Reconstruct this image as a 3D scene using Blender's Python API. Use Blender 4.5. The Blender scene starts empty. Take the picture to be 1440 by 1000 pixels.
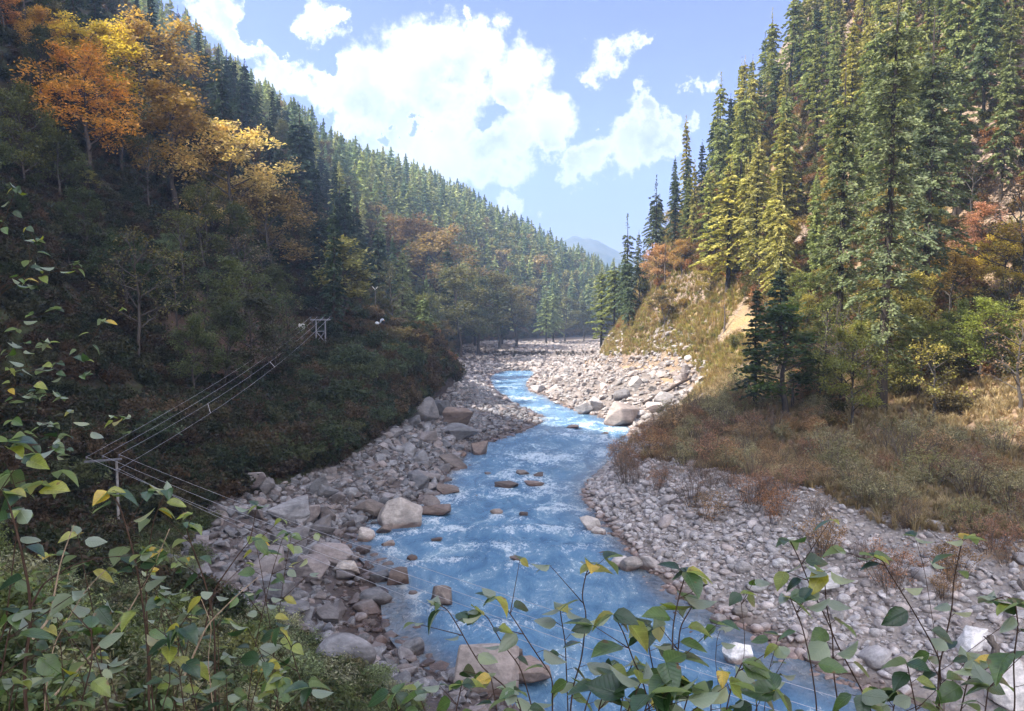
import bpy, bmesh, math, random
import numpy as np
from mathutils import Vector, Matrix, Euler

# ------------------------------------------------------------------ camera, sky, sun, exposure
sc = bpy.context.scene
COL = sc.collection
F = 1109.0
CAMZ = 15.0
PITCH = math.atan(75.0 / F)
cp, sp = math.cos(PITCH), math.sin(PITCH)
cam_d = bpy.data.cameras.new("camera")
cam = bpy.data.objects.new("camera", cam_d)
COL.objects.link(cam)
cam.location = (0, 0, CAMZ)
cam.rotation_euler = (math.pi / 2 - PITCH, 0, 0)
cam_d.sensor_width = 36
cam_d.lens = 36 * F / 1440
cam_d.clip_start = 0.05
cam_d.clip_end = 12000
sc.camera = cam

SUN_AZ = math.radians(-101)      # clockwise from +Y: the sun stands high on the left
SUN_EL = math.radians(48)
SUN_DIR = Vector((math.sin(SUN_AZ) * math.cos(SUN_EL), math.cos(SUN_AZ) * math.cos(SUN_EL), math.sin(SUN_EL)))
sun_d = bpy.data.lights.new("sun", 'SUN')
sun_d.energy = 5.0
sun_d.angle = math.radians(0.55)
sun_d.color = (1.0, 0.93, 0.82)
sun = bpy.data.objects.new("sun", sun_d)
COL.objects.link(sun)
sun.rotation_euler = SUN_DIR.to_track_quat('Z', 'Y').to_euler()

sc.view_settings.view_transform = 'Standard'
sc.view_settings.look = 'None'
sc.view_settings.exposure = 1.6
sc.view_settings.gamma = 1
sc.cycles.max_bounces = 6
sc.cycles.diffuse_bounces = 3
sc.cycles.glossy_bounces = 2
sc.cycles.transmission_bounces = 3
sc.cycles.volume_bounces = 1
sc.cycles.transparent_max_bounces = 8
sc.cycles.caustics_reflective = False
sc.cycles.caustics_refractive = False
sc.cycles.sample_clamp_indirect = 4
sc.cycles.use_denoising = True


def pdir(px, py):
    return np.array([px - 720.0, F * cp + (500 - py) * sp, -F * sp + (500 - py) * cp])


def W(px, py, Y):
    d = pdir(px, py)
    d = d * (Y / d[1])
    return np.array([d[0], d[1], d[2] + CAMZ])


class NT:
    """small helper around a node tree"""
    def __init__(self, tree):
        self.t = tree
        tree.nodes.clear()

    def n(self, typ, ins=None, **props):
        nd = self.t.nodes.new(typ)
        for k, v in props.items():
            setattr(nd, k, v)
        if ins:
            for k, v in ins.items():
                s = nd.inputs[k]
                if isinstance(v, bpy.types.NodeSocket):
                    self.t.links.new(v, s)
                else:
                    s.default_value = v
        return nd

    def m(self, op, a, b=0.0, c=0.0, clamp=False):
        nd = self.n('ShaderNodeMath', {0: a, 1: b, 2: c}, operation=op)
        nd.use_clamp = clamp
        return nd.outputs[0]

    def mix(self, f, a, b, mode='MIX'):
        nd = self.n('ShaderNodeMix', {0: f, 6: a, 7: b}, data_type='RGBA', blend_type=mode)
        return nd.outputs[2]

    def ramp(self, f, stops, interp='LINEAR'):
        nd = self.n('ShaderNodeValToRGB', {0: f})
        cr = nd.color_ramp
        cr.interpolation = interp
        while len(cr.elements) < len(stops):
            cr.elements.new(0.5)
        for e, (p, c) in zip(cr.elements, stops):
            e.position = p
            e.color = c if len(c) == 4 else (*c, 1)
        return nd.outputs[0]

    def rng(self, v, a, b, c=0.0, d=1.0, smooth=False):
        nd = self.n('ShaderNodeMapRange', {0: v, 1: a, 2: b, 3: c, 4: d})
        nd.interpolation_type = 'SMOOTHSTEP' if smooth else 'LINEAR'
        return nd.outputs[0]

    def noise(self, scale, vec=None, detail=4.0, rough=0.55, dist=0.0):
        ins = {'Scale': scale, 'Detail': detail, 'Roughness': rough, 'Distortion': dist}
        if vec is not None:
            ins['Vector'] = vec
        return self.n('ShaderNodeTexNoise', ins)


world = bpy.data.worlds.new("World")
sc.world = world
world.use_nodes = True
wt = NT(world.node_tree)
sky = wt.n('ShaderNodeTexSky', sky_type='NISHITA')
sky.sun_disc = False
sky.sun_elevation = SUN_EL
sky.sun_rotation = SUN_AZ
sky.altitude = 1800
sky.air_density = 1.0
sky.dust_density = 0.6
sky.ozone_density = 2.0
tc = wt.n('ShaderNodeTexCoord')
gen = tc.outputs['Generated']
n1 = wt.noise(11.0, gen, 8.0, 0.66)
warp = wt.n('ShaderNodeVectorMath', {0: n1.outputs['Color'], 1: (0.5, 0.5, 0.5)}, operation='SUBTRACT').outputs[0]
warp = wt.n('ShaderNodeVectorMath', {0: warp, 'Scale': 0.13}, operation='SCALE').outputs[0]
gw = wt.n('ShaderNodeVectorMath', {0: gen, 1: warp}, operation='ADD').outputs[0]
CLOUDS = [  # picture-plane centre and radius of each billow; turned into directions of the sky below
    (585, 105, 78), (515, 125, 62), (655, 90, 62), (470, 125, 38), (620, 60, 40), (685, 60, 38), (735, 110, 50), (760, 160, 46),
    (620, 175, 62), (560, 165, 52), (700, 205, 58), (765, 190, 34), (640, 235, 52), (520, 200, 36), (590, 215, 45), (690, 245, 36),
    (306, 22, 38), (338, 58, 30), (390, 76, 24), (422, 108, 28), (448, 146, 26), (378, 100, 24), (482, 185, 24), (290, -14, 34),
    (450, 32, 30), (428, 36, 20), (478, 32, 18), (655, 18, 12), (367, 47, 14),
    (846, 88, 33), (872, 72, 28), (826, 106, 22), (898, 60, 17), (812, 118, 16), (860, 106, 20),
    (915, 176, 36), (880, 202, 36), (838, 218, 30), (940, 190, 30), (802, 232, 26), (915, 150, 24), (785, 246, 18), (955, 170, 20),
    (995, 118, 16), (985, 176, 16), (825, 175, 12), (745, 282, 20), (720, 292, 20),
]
HOLES = [(412, 50, 26), (365, 20, 26), (462, 82, 20), (692, 152, 15), (704, 138, 11), (682, 166, 11), (600, 170, 11), (545, 180, 12), (575, 172, 10)]


def blob(cx, cy, r):
    d = pdir(cx, cy)
    d = d / np.linalg.norm(d)
    rr = r / F * 0.98
    dist = wt.n('ShaderNodeVectorMath', {0: gw, 1: tuple(float(v) for v in d)}, operation='DISTANCE').outputs['Value']
    return wt.m('MULTIPLY_ADD', dist, -1.0 / rr, 1.0)


def smax(vals):
    acc = vals[0]
    for v in vals[1:]:
        acc = wt.n('ShaderNodeMath', {0: acc, 1: v, 2: 0.25}, operation='SMOOTH_MAX').outputs[0]
    return acc


field = smax([blob(*c) for c in CLOUDS])
hole = smax([blob(*c) for c in HOLES])
hole = wt.m('MAXIMUM', hole, 0.0)
field = wt.m('MULTIPLY_ADD', hole, -1.5, field)
n2 = wt.noise(24.0, gen, 9.0, 0.66)
n3 = wt.noise(7.0, gen, 4.0, 0.5)
field = wt.m('ADD', field, wt.m('MULTIPLY_ADD', n2.outputs[0], 1.5, -0.78))
cmask = wt.rng(field, -0.04, 0.42, 0, 1, True)
dens = wt.rng(field, 0.15, 0.75, 0, 1, True)
thick = wt.m('MULTIPLY', wt.rng(n3.outputs[0], 0.36, 0.62, 0.15, 1.0, True), wt.rng(n1.outputs[0], 0.35, 0.65, 0.35, 1.15))
# unseen cloud added elsewhere on the sky, extra bright to fill the shade
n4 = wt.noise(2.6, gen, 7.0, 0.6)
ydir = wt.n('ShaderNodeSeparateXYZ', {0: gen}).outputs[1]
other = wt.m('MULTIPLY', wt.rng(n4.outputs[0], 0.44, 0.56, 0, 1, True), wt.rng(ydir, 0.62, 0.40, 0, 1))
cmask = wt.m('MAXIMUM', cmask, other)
ccol = wt.mix(wt.m('MULTIPLY', dens, thick), (5.2, 5.1, 5.15, 1), (1.55, 1.65, 2.1, 1))
SKYGAIN = (0.60, 0.46, 0.76, 1)
skyc = wt.mix(1.0, sky.outputs[0], SKYGAIN, 'MULTIPLY')
ccol = wt.mix(other, ccol, (16.0, 15.6, 15.6, 1))  # added fill cloud, far brighter than the clouds in view
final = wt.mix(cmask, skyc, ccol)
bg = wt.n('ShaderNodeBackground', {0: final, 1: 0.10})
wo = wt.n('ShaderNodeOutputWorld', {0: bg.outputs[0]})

# ------------------------------------------------------------------ helpers
R_ = np.random.default_rng(7)


def hash2(ix, iy, seed):
    h = (ix.astype(np.int64) * 374761393 + iy.astype(np.int64) * 668265263 + seed * 982451653) & 0x7fffffff
    h = ((h ^ (h >> 13)) * 1274126177) & 0x7fffffff
    h = h ^ (h >> 16)
    return (h & 0xffff) / 65535.0


def vnoise(x, y, scale, seed=0):
    x = np.asarray(x, float) / scale
    y = np.asarray(y, float) / scale
    ix, iy = np.floor(x), np.floor(y)
    fx, fy = x - ix, y - iy
    fx = fx * fx * (3 - 2 * fx)
    fy = fy * fy * (3 - 2 * fy)
    a, b = hash2(ix, iy, seed), hash2(ix + 1, iy, seed)
    c, d = hash2(ix, iy + 1, seed), hash2(ix + 1, iy + 1, seed)
    return (a + (b - a) * fx) * (1 - fy) + (c + (d - c) * fx) * fy - 0.5


def fbm(x, y, scale, seed=0, octv=4):
    s, a = 0, 1.0
    for i in range(octv):
        s = s + a * vnoise(x, y, scale / 2 ** i, seed + i * 17)
        a *= 0.5
    return s


def quadmesh(name, V, Q, mats, mi=None, smooth=False, uv=None):
    V = np.ascontiguousarray(V, dtype=np.float32)
    Q = np.ascontiguousarray(Q, dtype=np.int32)
    me = bpy.data.meshes.new(name)
    me.vertices.add(len(V))
    me.vertices.foreach_set('co', V.ravel())
    me.loops.add(Q.size)
    me.loops.foreach_set('vertex_index', Q.ravel())
    me.polygons.add(len(Q))
    me.polygons.foreach_set('loop_start', np.arange(0, Q.size, 4, dtype=np.int32))
    me.polygons.foreach_set('loop_total', np.full(len(Q), 4, dtype=np.int32))
    for m in mats:
        me.materials.append(m)
    if mi is not None:
        me.polygons.foreach_set('material_index', np.asarray(mi, dtype=np.int32))
    me.polygons.foreach_set('use_smooth', np.full(len(Q), bool(smooth)))
    if uv is not None:
        l = me.uv_layers.new(name='UVMap')
        l.data.foreach_set('uv', np.asarray(uv, dtype=np.float32)[Q.ravel()].ravel())
    me.update(calc_edges=True)
    me.validate()
    return me


class MB:
    """collects quads, then becomes ONE mesh"""
    def __init__(self):
        self.v, self.q, self.mi, self.uv, self.n = [], [], [], [], 0

    def add(self, V, Q, mat=0, uv=None):
        V = np.asarray(V, float)
        Q = np.asarray(Q, int)
        self.v.append(V)
        self.q.append(Q + self.n)
        self.mi.append(np.full(len(Q), mat))
        self.uv.append(np.zeros((len(V), 2)) if uv is None else uv)
        self.n += len(V)

    def tube(self, pts, rad, n=5, mat=0, cap=True):
        pts = np.asarray(pts, float)
        rad = np.broadcast_to(np.asarray(rad, float), (len(pts),))
        t = np.gradient(pts, axis=0)
        t /= np.linalg.norm(t, axis=1)[:, None] + 1e-9
        ref = np.array([0, 0, 1.0]) if abs(t[0, 2]) < 0.9 else np.array([1.0, 0, 0])
        u = np.cross(t, ref)
        u /= np.linalg.norm(u, axis=1)[:, None] + 1e-9
        w = np.cross(t, u)
        a = np.linspace(0, 2 * np.pi, n, endpoint=False)
        ring = u[:, None, :] * np.cos(a)[None, :, None] + w[:, None, :] * np.sin(a)[None, :, None]
        V = (pts[:, None, :] + ring * rad[:, None, None]).reshape(-1, 3)
        Q = []
        for i in range(len(pts) - 1):
            for j in range(n):
                k = (j + 1) % n
                Q.append((i * n + j, i * n + k, (i + 1) * n + k, (i + 1) * n + j))
        if cap:
            for base, c in ((0, pts[0]), ((len(pts) - 1) * n, pts[-1])):
                ci = len(V)
                V = np.vstack([V, c[None]])
                for j in range(0, n - 1, 2):
                    Q.append((base + j, base + (j + 1) % n, base + (j + 2) % n, ci))
                if n % 2:
                    pass
        self.add(V, Q, mat)

    def box(self, c, half, mat=0, rot=None):
        s = np.array([(-1, -1, -1), (1, -1, -1), (1, 1, -1), (-1, 1, -1), (-1, -1, 1), (1, -1, 1), (1, 1, 1), (-1, 1, 1)], float) * np.asarray(half)
        if rot is not None:
            s = s @ np.array(rot).T
        self.add(s + np.asarray(c), [(0, 3, 2, 1), (4, 5, 6, 7), (0, 1, 5, 4), (1, 2, 6, 5), (2, 3, 7, 6), (3, 0, 4, 7)], mat)

    def cards(self, C, A, B, mat=0):
        """rhombic leaf cards: centre, long half-axis, short half-axis"""
        n = len(C)
        V = np.empty((n, 4, 3))
        V[:, 0] = C - A
        V[:, 1] = C + B + A * 0.1
        V[:, 2] = C + A
        V[:, 3] = C - B + A * 0.1
        self.add(V.reshape(-1, 3), np.arange(n * 4).reshape(n, 4), mat)

    def mesh(self, name, mats, smooth=False, uv=False):
        return quadmesh(name, np.vstack(self.v), np.vstack(self.q), mats, np.concatenate(self.mi), smooth, np.vstack(self.uv) if uv else None)


def unit(v):
    v = np.asarray(v, float)
    return v / (np.linalg.norm(v, axis=-1, keepdims=True) + 1e-9)


def tag(o, label=None, cat=None, group=None, kind=None):
    if label:
        o['label'] = label
    if cat:
        o['category'] = cat
    if group:
        o['group'] = group
    if kind:
        o['kind'] = kind
    return o


def link(name, me, parent=None, loc=None):
    o = bpy.data.objects.new(name, me)
    COL.objects.link(o)
    if parent is not None:
        o.parent = parent
    if loc is not None:
        o.location = loc
    return o


def copy_thing(src_parts, name, loc, rotz, scale, label, cat, group, color=None, tilt=(0, 0)):
    """src_parts: list of (part name, mesh, colour or None). A thing (Empty) with one child per part."""
    r = bpy.data.objects.new(name, None)
    COL.objects.link(r)
    r.empty_display_size = 0.2
    r.location = loc
    r.rotation_euler = (tilt[0], tilt[1], rotz)
    r.scale = scale if hasattr(scale, '__len__') else (scale,) * 3
    tag(r, label, cat, group)
    for pn, me, c in src_parts:
        o = bpy.data.objects.new(pn, me)
        COL.objects.link(o)
        o.parent = r
        cc = c if c is not None else color
        if cc is not None:
            o.color = (*cc, 1)
    return r


# ------------------------------------------------------------------ materials
def material(name):
    m = bpy.data.materials.new(name)
    m.use_nodes = True
    return m, NT(m.node_tree)


def out(t, sh, disp=None):
    o = t.n('ShaderNodeOutputMaterial', {0: sh})
    return o


def mat_foliage(name, trans=0.38, rough=0.55, second=(1.25, 1.0, 0.55), vary=0.75, tcol=(1.5, 1.45, 0.7)):
    m, t = material(name)
    oi = t.n('ShaderNodeObjectInfo')
    ge = t.n('ShaderNodeNewGeometry')
    tcn = t.n('ShaderNodeTexCoord')
    isl = ge.outputs['Random Per Island']
    nz = t.noise(0.45, tcn.outputs['Object'], 3.0, 0.6)
    k = t.m('MULTIPLY_ADD', isl, vary, 1.0 - vary * 0.5)
    k2 = t.m('MULTIPLY_ADD', oi.outputs['Random'], 0.4, 0.8)
    k = t.m('MULTIPLY', k, k2)
    k = t.m('MULTIPLY', k, t.rng(nz.outputs[0], 0.3, 0.7, 0.65, 1.3))
    ti = t.n('ShaderNodeAttribute', attribute_name='tint', attribute_type='INSTANCER')
    oc = t.n('ShaderNodeVectorMath', {0: oi.outputs['Color'], 1: ti.outputs['Color']}, operation='ADD').outputs[0]
    base = t.n('ShaderNodeVectorMath', {0: oc, 'Scale': k}, operation='SCALE').outputs[0]
    warm = t.mix(1.0, base, (*second, 1), 'MULTIPLY')
    nz2 = t.noise(0.22, tcn.outputs['Object'], 2.0, 0.5)
    f = t.m('ADD', t.rng(nz2.outputs[0], 0.35, 0.68, 0, 0.75), t.m('MULTIPLY', isl, 0.25))
    col = t.mix(f, base, warm)
    p = t.n('ShaderNodeBsdfPrincipled', {'Base Color': col, 'Roughness': rough, 'Specular IOR Level': 0.3})
    tr = t.n('ShaderNodeBsdfTranslucent', {0: t.mix(1.0, col, (*tcol, 1), 'MULTIPLY')})
    ms = t.n('ShaderNodeMixShader', {0: trans, 1: p.outputs[0], 2: tr.outputs[0]})
    out(t, ms.outputs[0])
    return m


def mat_bark(name, c1, c2, scale=14.0):
    m, t = material(name)
    tcn = t.n('ShaderNodeTexCoord')
    mp = t.n('ShaderNodeMapping', {0: tcn.outputs['Object'], 3: (1, 1, 0.2)})
    nz = t.noise(scale, mp.outputs[0], 5.0, 0.65)
    col = t.ramp(nz.outputs[0], [(0.3, c1), (0.7, c2)])
    bp = t.n('ShaderNodeBump', {'Strength': 0.6, 'Distance': 0.03, 'Height': nz.outputs[0]})
    p = t.n('ShaderNodeBsdfPrincipled', {'Base Color': col, 'Roughness': 0.9, 'Normal': bp.outputs[0], 'Specular IOR Level': 0.2})
    out(t, p.outputs[0])
    return m


def mat_rock(name, dark, light, tan, wet=True, scale=1.0):
    m, t = material(name)
    oi = t.n('ShaderNodeObjectInfo')
    ge = t.n('ShaderNodeNewGeometry')
    tcn = t.n('ShaderNodeTexCoord')
    off = t.n('ShaderNodeVectorMath', {0: tcn.outputs['Object'], 1: t.n('ShaderNodeCombineXYZ', {0: t.m('MULTIPLY', oi.outputs['Random'], 37.0), 1: t.m('MULTIPLY', oi.outputs['Random'], 91.0)}).outputs[0]}, operation='ADD').outputs[0]
    n1 = t.noise(2.2 * scale, off, 6.0, 0.65, 0.4)
    n2 = t.noise(11.0 * scale, off, 5.0, 0.7)
    mp = t.n('ShaderNodeMapping', {0: off, 2: (0.5, 0.7, 0.2), 3: (1, 1, 5.0)})
    n3 = t.noise(1.6 * scale, mp.outputs[0], 4.0, 0.6)
    col = t.ramp(n1.outputs[0], [(0.28, dark), (0.72, light)])
    col = t.mix(t.rng(oi.outputs['Random'], 0.45, 1.0, 0, 0.75), col, (*tan, 1))
    k = t.m('MULTIPLY', t.rng(n2.outputs[0], 0.3, 0.7, 0.72, 1.22), t.rng(n3.outputs[0], 0.35, 0.65, 0.82, 1.14))
    k = t.m('MULTIPLY', k, t.n('ShaderNodeMath', {0: t.m('FRACT', t.m('MULTIPLY', oi.outputs['Random'], 13.7)), 1: 0.7, 2: 0.62}, operation='MULTIPLY_ADD').outputs[0])
    col = t.n('ShaderNodeVectorMath', {0: col, 'Scale': k}, operation='SCALE').outputs[0]
    z = t.n('ShaderNodeSeparateXYZ', {0: ge.outputs['Position']}).outputs[2]
    rough = 0.85
    if wet:
        wl = t.m('ADD', z, t.rng(n1.outputs[0], 0.3, 0.7, -0.12, 0.12))
        wf = t.rng(wl, 0.12, 0.42, 0.85, 0.0, True)
        col = t.mix(wf, col, t.mix(1.0, col, (0.5, 0.36, 0.30, 1), 'MULTIPLY'))
        rough = t.rng(wf, 0, 1, 0.85, 0.35)
    hh = t.m('ADD', n2.outputs[0], t.m('MULTIPLY', n3.outputs[0], 1.5))
    bp = t.n('ShaderNodeBump', {'Strength': 0.55, 'Distance': 0.06, 'Height': hh})
    p = t.n('ShaderNodeBsdfPrincipled', {'Base Color': col, 'Roughness': rough, 'Normal': bp.outputs[0], 'Specular IOR Level': 0.3})
    out(t, p.outputs[0])
    return m


def mat_plain(name, c, rough=0.6, metal=0.0, vary=0.15):
    m, t = material(name)
    tcn = t.n('ShaderNodeTexCoord')
    nz = t.noise(9.0, tcn.outputs['Object'], 4.0, 0.6)
    k = t.rng(nz.outputs[0], 0.3, 0.7, 1 - vary, 1 + vary)
    col = t.n('ShaderNodeVectorMath', {0: (*c,), 'Scale': k}, operation='SCALE').outputs[0]
    p = t.n('ShaderNodeBsdfPrincipled', {'Base Color': col, 'Roughness': rough, 'Metallic': metal})
    out(t, p.outputs[0])
    return m


M_NEEDLE = mat_foliage('needles', 0.30, 0.6, (1.15, 1.05, 0.75), 0.8, (1.15, 1.25, 0.75))
M_LEAF = mat_foliage('tree_leaves', 0.42, 0.55, (1.1, 0.95, 0.65), 0.8, (1.25, 1.3, 0.8))
M_BUSH = mat_foliage('bush_leaves', 0.35, 0.6, (1.25, 0.92, 0.7), 0.9, (1.25, 1.25, 0.8))
M_GRASS = mat_foliage('grass_blades', 0.35, 0.65, (1.05, 0.95, 0.7), 0.7, (1.2, 1.2, 0.85))
M_BARK = mat_bark('conifer_bark', (0.022, 0.017, 0.014), (0.075, 0.058, 0.046))
M_BARKL = mat_bark('grey_bark', (0.035, 0.030, 0.027), (0.11, 0.095, 0.085))
M_TWIG = mat_bark('twig_bark', (0.08, 0.062, 0.05), (0.20, 0.16, 0.13), 30)
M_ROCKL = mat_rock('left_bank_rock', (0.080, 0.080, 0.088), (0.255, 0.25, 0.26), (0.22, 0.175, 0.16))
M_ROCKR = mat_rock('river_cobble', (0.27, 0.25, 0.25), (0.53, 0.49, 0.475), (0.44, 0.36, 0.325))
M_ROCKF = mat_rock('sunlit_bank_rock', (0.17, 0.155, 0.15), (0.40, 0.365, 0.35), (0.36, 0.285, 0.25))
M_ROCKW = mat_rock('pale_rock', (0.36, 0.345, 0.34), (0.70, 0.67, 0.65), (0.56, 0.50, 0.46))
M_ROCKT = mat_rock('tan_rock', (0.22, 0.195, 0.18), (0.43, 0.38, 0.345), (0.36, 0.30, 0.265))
M_ROCKB = mat_rock('brown_rock', (0.09, 0.075, 0.068), (0.22, 0.18, 0.16), (0.22, 0.16, 0.135))

# ------------------------------------------------------------------ the valley: cross-sections of the ground along its length
def P(px, py):
    return ('p', px, py)


# L5 L4 L3 L2 L1 L0 | WL BL BR WR | R0 R1 R2 R3 R4 R5
ST = {  # near L5 and L4: unseen left ridge, heightened to shade river and right bank
    -70: [(-118, 175), (-86, 128), (-60, 50), (-25, 22), (2, 13.3), (20, 2), (32, 0), (36, -1), (56, -1), (60, 0), (68, 4), (80, 6), (100, 14), (140, 50), (240, 120), (340, 190)],
    0: [(-118, 175), (-86, 128), (-60, 48), (-16, 20), (1.5, 13.3), (13, 2), (20, 0), (23, -1), (37, -1), (40, 0), (48, 4), (60, 6), (80, 14), (120, 50), (220, 120), (320, 190)],
    5: [(-118, 175), (-86, 128), (-60, 48), (-16, 18), (-4, 11.6), (9, 2.3), (17, 0), (20, -1), (33, -1), (36, 0), (44, 4), (56, 6), (78, 14), (118, 50), (215, 120), (315, 190)],
    12: [(-118, 175), (-86, 128), (-60, 46), (-18, 15.5), (-8.0, 9.6), (2, 2.2), (12.5, 0), (15, -1), (29, -1), (32, 0), (40, 3.8), (50, 5.5), (70, 13), (110, 48), (210, 120), (310, 190)],
    20: [(-118, 175), (-86, 128), (-62, 44), (-25, 12.5), (-11, 6.0), (-2, 1.9), (7.5, 0), (10, -1), (23, -1), (25, 0), (34, 3.4), (44, 5), (62, 12), (100, 45), (205, 120), (305, 190)],
    29: [(-118, 175), (-86, 128), (-60, 42), (-32, 10), (-15, 3.6), (-8, 1.6), (-.8, 0), (2, -1), (12, -1), (14.4, 0), (28.5, 3.2), (36, 4.6), (52, 9), (85, 38), (200, 120), (300, 190)],
    35: [(-118, 175), (-86, 128), (-56, 38), (-38, 9), (-22, 3.2), (-15.5, 1.6), P(580, 902), P(630, 930), P(960, 930), P(1015, 902), (24, 3.3), (31, 4.5), (45, 8), (70, 30), (170, 115), (270, 185)],
    40: [(-118, 175), (-86, 128), (-54, 36), (-36, 8.6), (-24, 3.0), (-19.5, 1.9), P(565, 842), P(610, 865), P(885, 865), P(925, 842), (20, 3.6), (29, 4.8), (40, 7.5), (60, 24), (150, 110), (250, 180)],
    44: [(-118, 170), (-86, 125), (-52, 33), P(-20, 640), P(130, 728), P(205, 752), P(545, 803), P(590, 825), P(850, 825), P(893, 803), (17.2, 3.8), (26, 4.9), (36, 7.2), (52, 20), (130, 100), (230, 170)],
    50: [(-118, 163), (-86, 119), (-52, 32), P(60, 605), P(250, 672), P(330, 700), P(500, 758), P(550, 775), P(820, 775), P(858, 758), (13.4, 4.0), P(1150, 668), P(1340, 625), P(1600, 470), (110, 90), (210, 160)],
    60: [(-118, 150), (-86, 109), (-51, 30), P(220, 572), P(400, 632), P(480, 655), P(606, 702), P(650, 720), P(790, 720), P(820, 702), P(905, 645), P(1100, 605), P(1300, 565), P(1440, 500), P(2000, 0), P(3500, -1000)],
    70: [(-118, 142), (-86, 104), (-52, 30), P(290, 548), P(480, 590), P(545, 615), P(640, 664), P(680, 680), P(810, 680), P(845, 664), P(925, 602), P(1080, 570), P(1250, 515), P(1420, 400), P(1800, -50), P(2900, -1000)],
    80: [(-118, 126), (-86, 94), (-52, 29), P(330, 520), P(520, 548), P(580, 590), P(662, 633), P(700, 645), P(850, 645), P(883, 633), P(935, 590), P(1065, 535), P(1200, 465), P(1390, 260), P(1700, -150), P(2600, -1000)],
    92: [(-118, 118), (-86, 88), (-48, 30), P(395, 486), P(560, 505), P(605, 578), P(735, 606), P(760, 618), P(862, 618), P(893, 606), P(955, 575), P(1050, 488), P(1150, 385), P(1340, 130), P(1600, -250), P(2300, -1000)],
    101: [(-120, 115), (-86, 84), (-49, 31), P(405, 466), P(575, 490), P(615, 566), P(762, 590), P(785, 600), P(826, 600), P(852, 590), P(975, 545), P(1030, 460), P(1120, 345), P(1290, 105), P(1550, -270), P(2200, -1000)],
    115: [(-127, 112), (-90, 82), (-50, 33), P(425, 440), P(600, 472), P(638, 548), P(724, 570), P(745, 578), P(770, 578), P(790, 570), P(935, 520), P(1005, 425), P(1085, 300), P(1240, 85), P(1500, -290), P(2050, -1000)],
    140: [(-150, 150), P(60, -110), P(360, 250), P(500, 440), P(605, 500), P(642, 532), P(690, 544), P(705, 552), P(732, 552), P(744, 544), P(862, 518), P(915, 425), P(990, 290), P(1130, 100), P(1300, -200), P(1800, -900)],
    160: [(-155, 140), P(170, 0), P(390, 238), P(500, 400), P(603, 497), P(632, 516), P(688, 529), P(700, 536), P(740, 536), P(752, 529), P(837, 514), P(885, 440), P(960, 312), P(1105, 110), P(1280, -190), P(1700, -800)],
    171: [(-155, 138), P(200, 25), P(400, 240), P(500, 398), P(602, 492), P(632, 512), P(700, 521), P(715, 525), P(745, 525), P(758, 522), P(836, 508), P(868, 455), P(930, 335), P(1070, 140), P(1230, -150), P(1600, -700)],
    176: [(-157, 140), P(215, 40), P(402, 240), P(500, 397), P(602, 490), P(633, 508), P(705, 515), P(722, 514), P(745, 514), P(760, 514), P(836, 506), P(866, 460), P(920, 350), P(1050, 165), P(1200, -120), P(1550, -650)],
    205: [(-165, 145), P(285, 95), P(420, 245), P(510, 390), P(602, 482), P(640, 496), P(700, 501.5), P(725, 501.5), P(750, 501.5), P(770, 501.5), P(838, 501), P(880, 470), P(925, 380), P(1040, 200), P(1180, -50), P(1500, -500)],
    209: [(-166, 145), P(290, 100), P(422, 247), P(512, 388), P(603, 481), P(640, 491), P(700, 496), P(725, 496), P(750, 496), P(770, 496), P(845, 495), P(890, 470), P(930, 390), P(1040, 220), P(1180, -20), P(1500, -450)],
    270: [(-180, 148), P(385, 185), P(490, 278), P(565, 375), P(640, 474), P(670, 482), P(710, 483), P(735, 483), P(760, 483), P(800, 483), P(1040, 480), P(1080, 460), P(1140, 400), P(1240, 280), P(1400, 100), P(1800, -300)],
    340: [(-190, 150), P(440, 234), P(560, 288), P(690, 378), P(800, 455), P(860, 471), P(880, 472), P(910, 472), P(940, 472), P(970, 472), P(1200, 470), P(1240, 455), P(1290, 410), P(1360, 320), P(1500, 150), P(1800, -100)],
    420: [(-200, 145), P(450, 246), P(605, 292), P(745, 368), P(880, 432), P(980, 460), P(990, 462), P(1010, 462), P(1030, 462), P(1050, 462), P(1250, 462), P(1290, 450), P(1340, 410), P(1400, 340), P(1500, 220), P(1800, 0)],
    500: [(-210, 130), P(476, 250), P(645, 305), P(810, 392), P(990, 430), P(1050, 455), P(1060, 457), P(1080, 457), P(1100, 457), P(1120, 457), P(1300, 457), P(1340, 447), P(1380, 420), P(1440, 370), P(1500, 280), P(1800, 100)],
    640: [(-210, 80), P(520, 300), P(660, 350), P(820, 400), P(1000, 430), P(1050, 450), P(1060, 451), P(1080, 451), P(1100, 451), P(1120, 451), P(1300, 451), P(1340, 447), P(1380, 430), P(1440, 390), P(1500, 320), P(1800, 150)],
    900: [(-300, 40), (-200, 35), (-100, 25), (0, 15), (100, 10), (150, 5), (155, 5), (160, 5), (165, 5), (170, 5), (250, 5), (270, 8), (300, 15), (340, 30), (420, 60), (600, 140)],
}
YS = np.array(sorted(ST), float)
K = 16
XK = np.zeros((len(YS), K))
ZK = np.zeros((len(YS), K))
for i, y in enumerate(YS):
    for k, e in enumerate(ST[int(y)]):
        if e[0] == 'p':
            w = W(e[1], e[2], y)
            XK[i, k], ZK[i, k] = w[0], w[2]
        else:
            XK[i, k], ZK[i, k] = e


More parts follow.
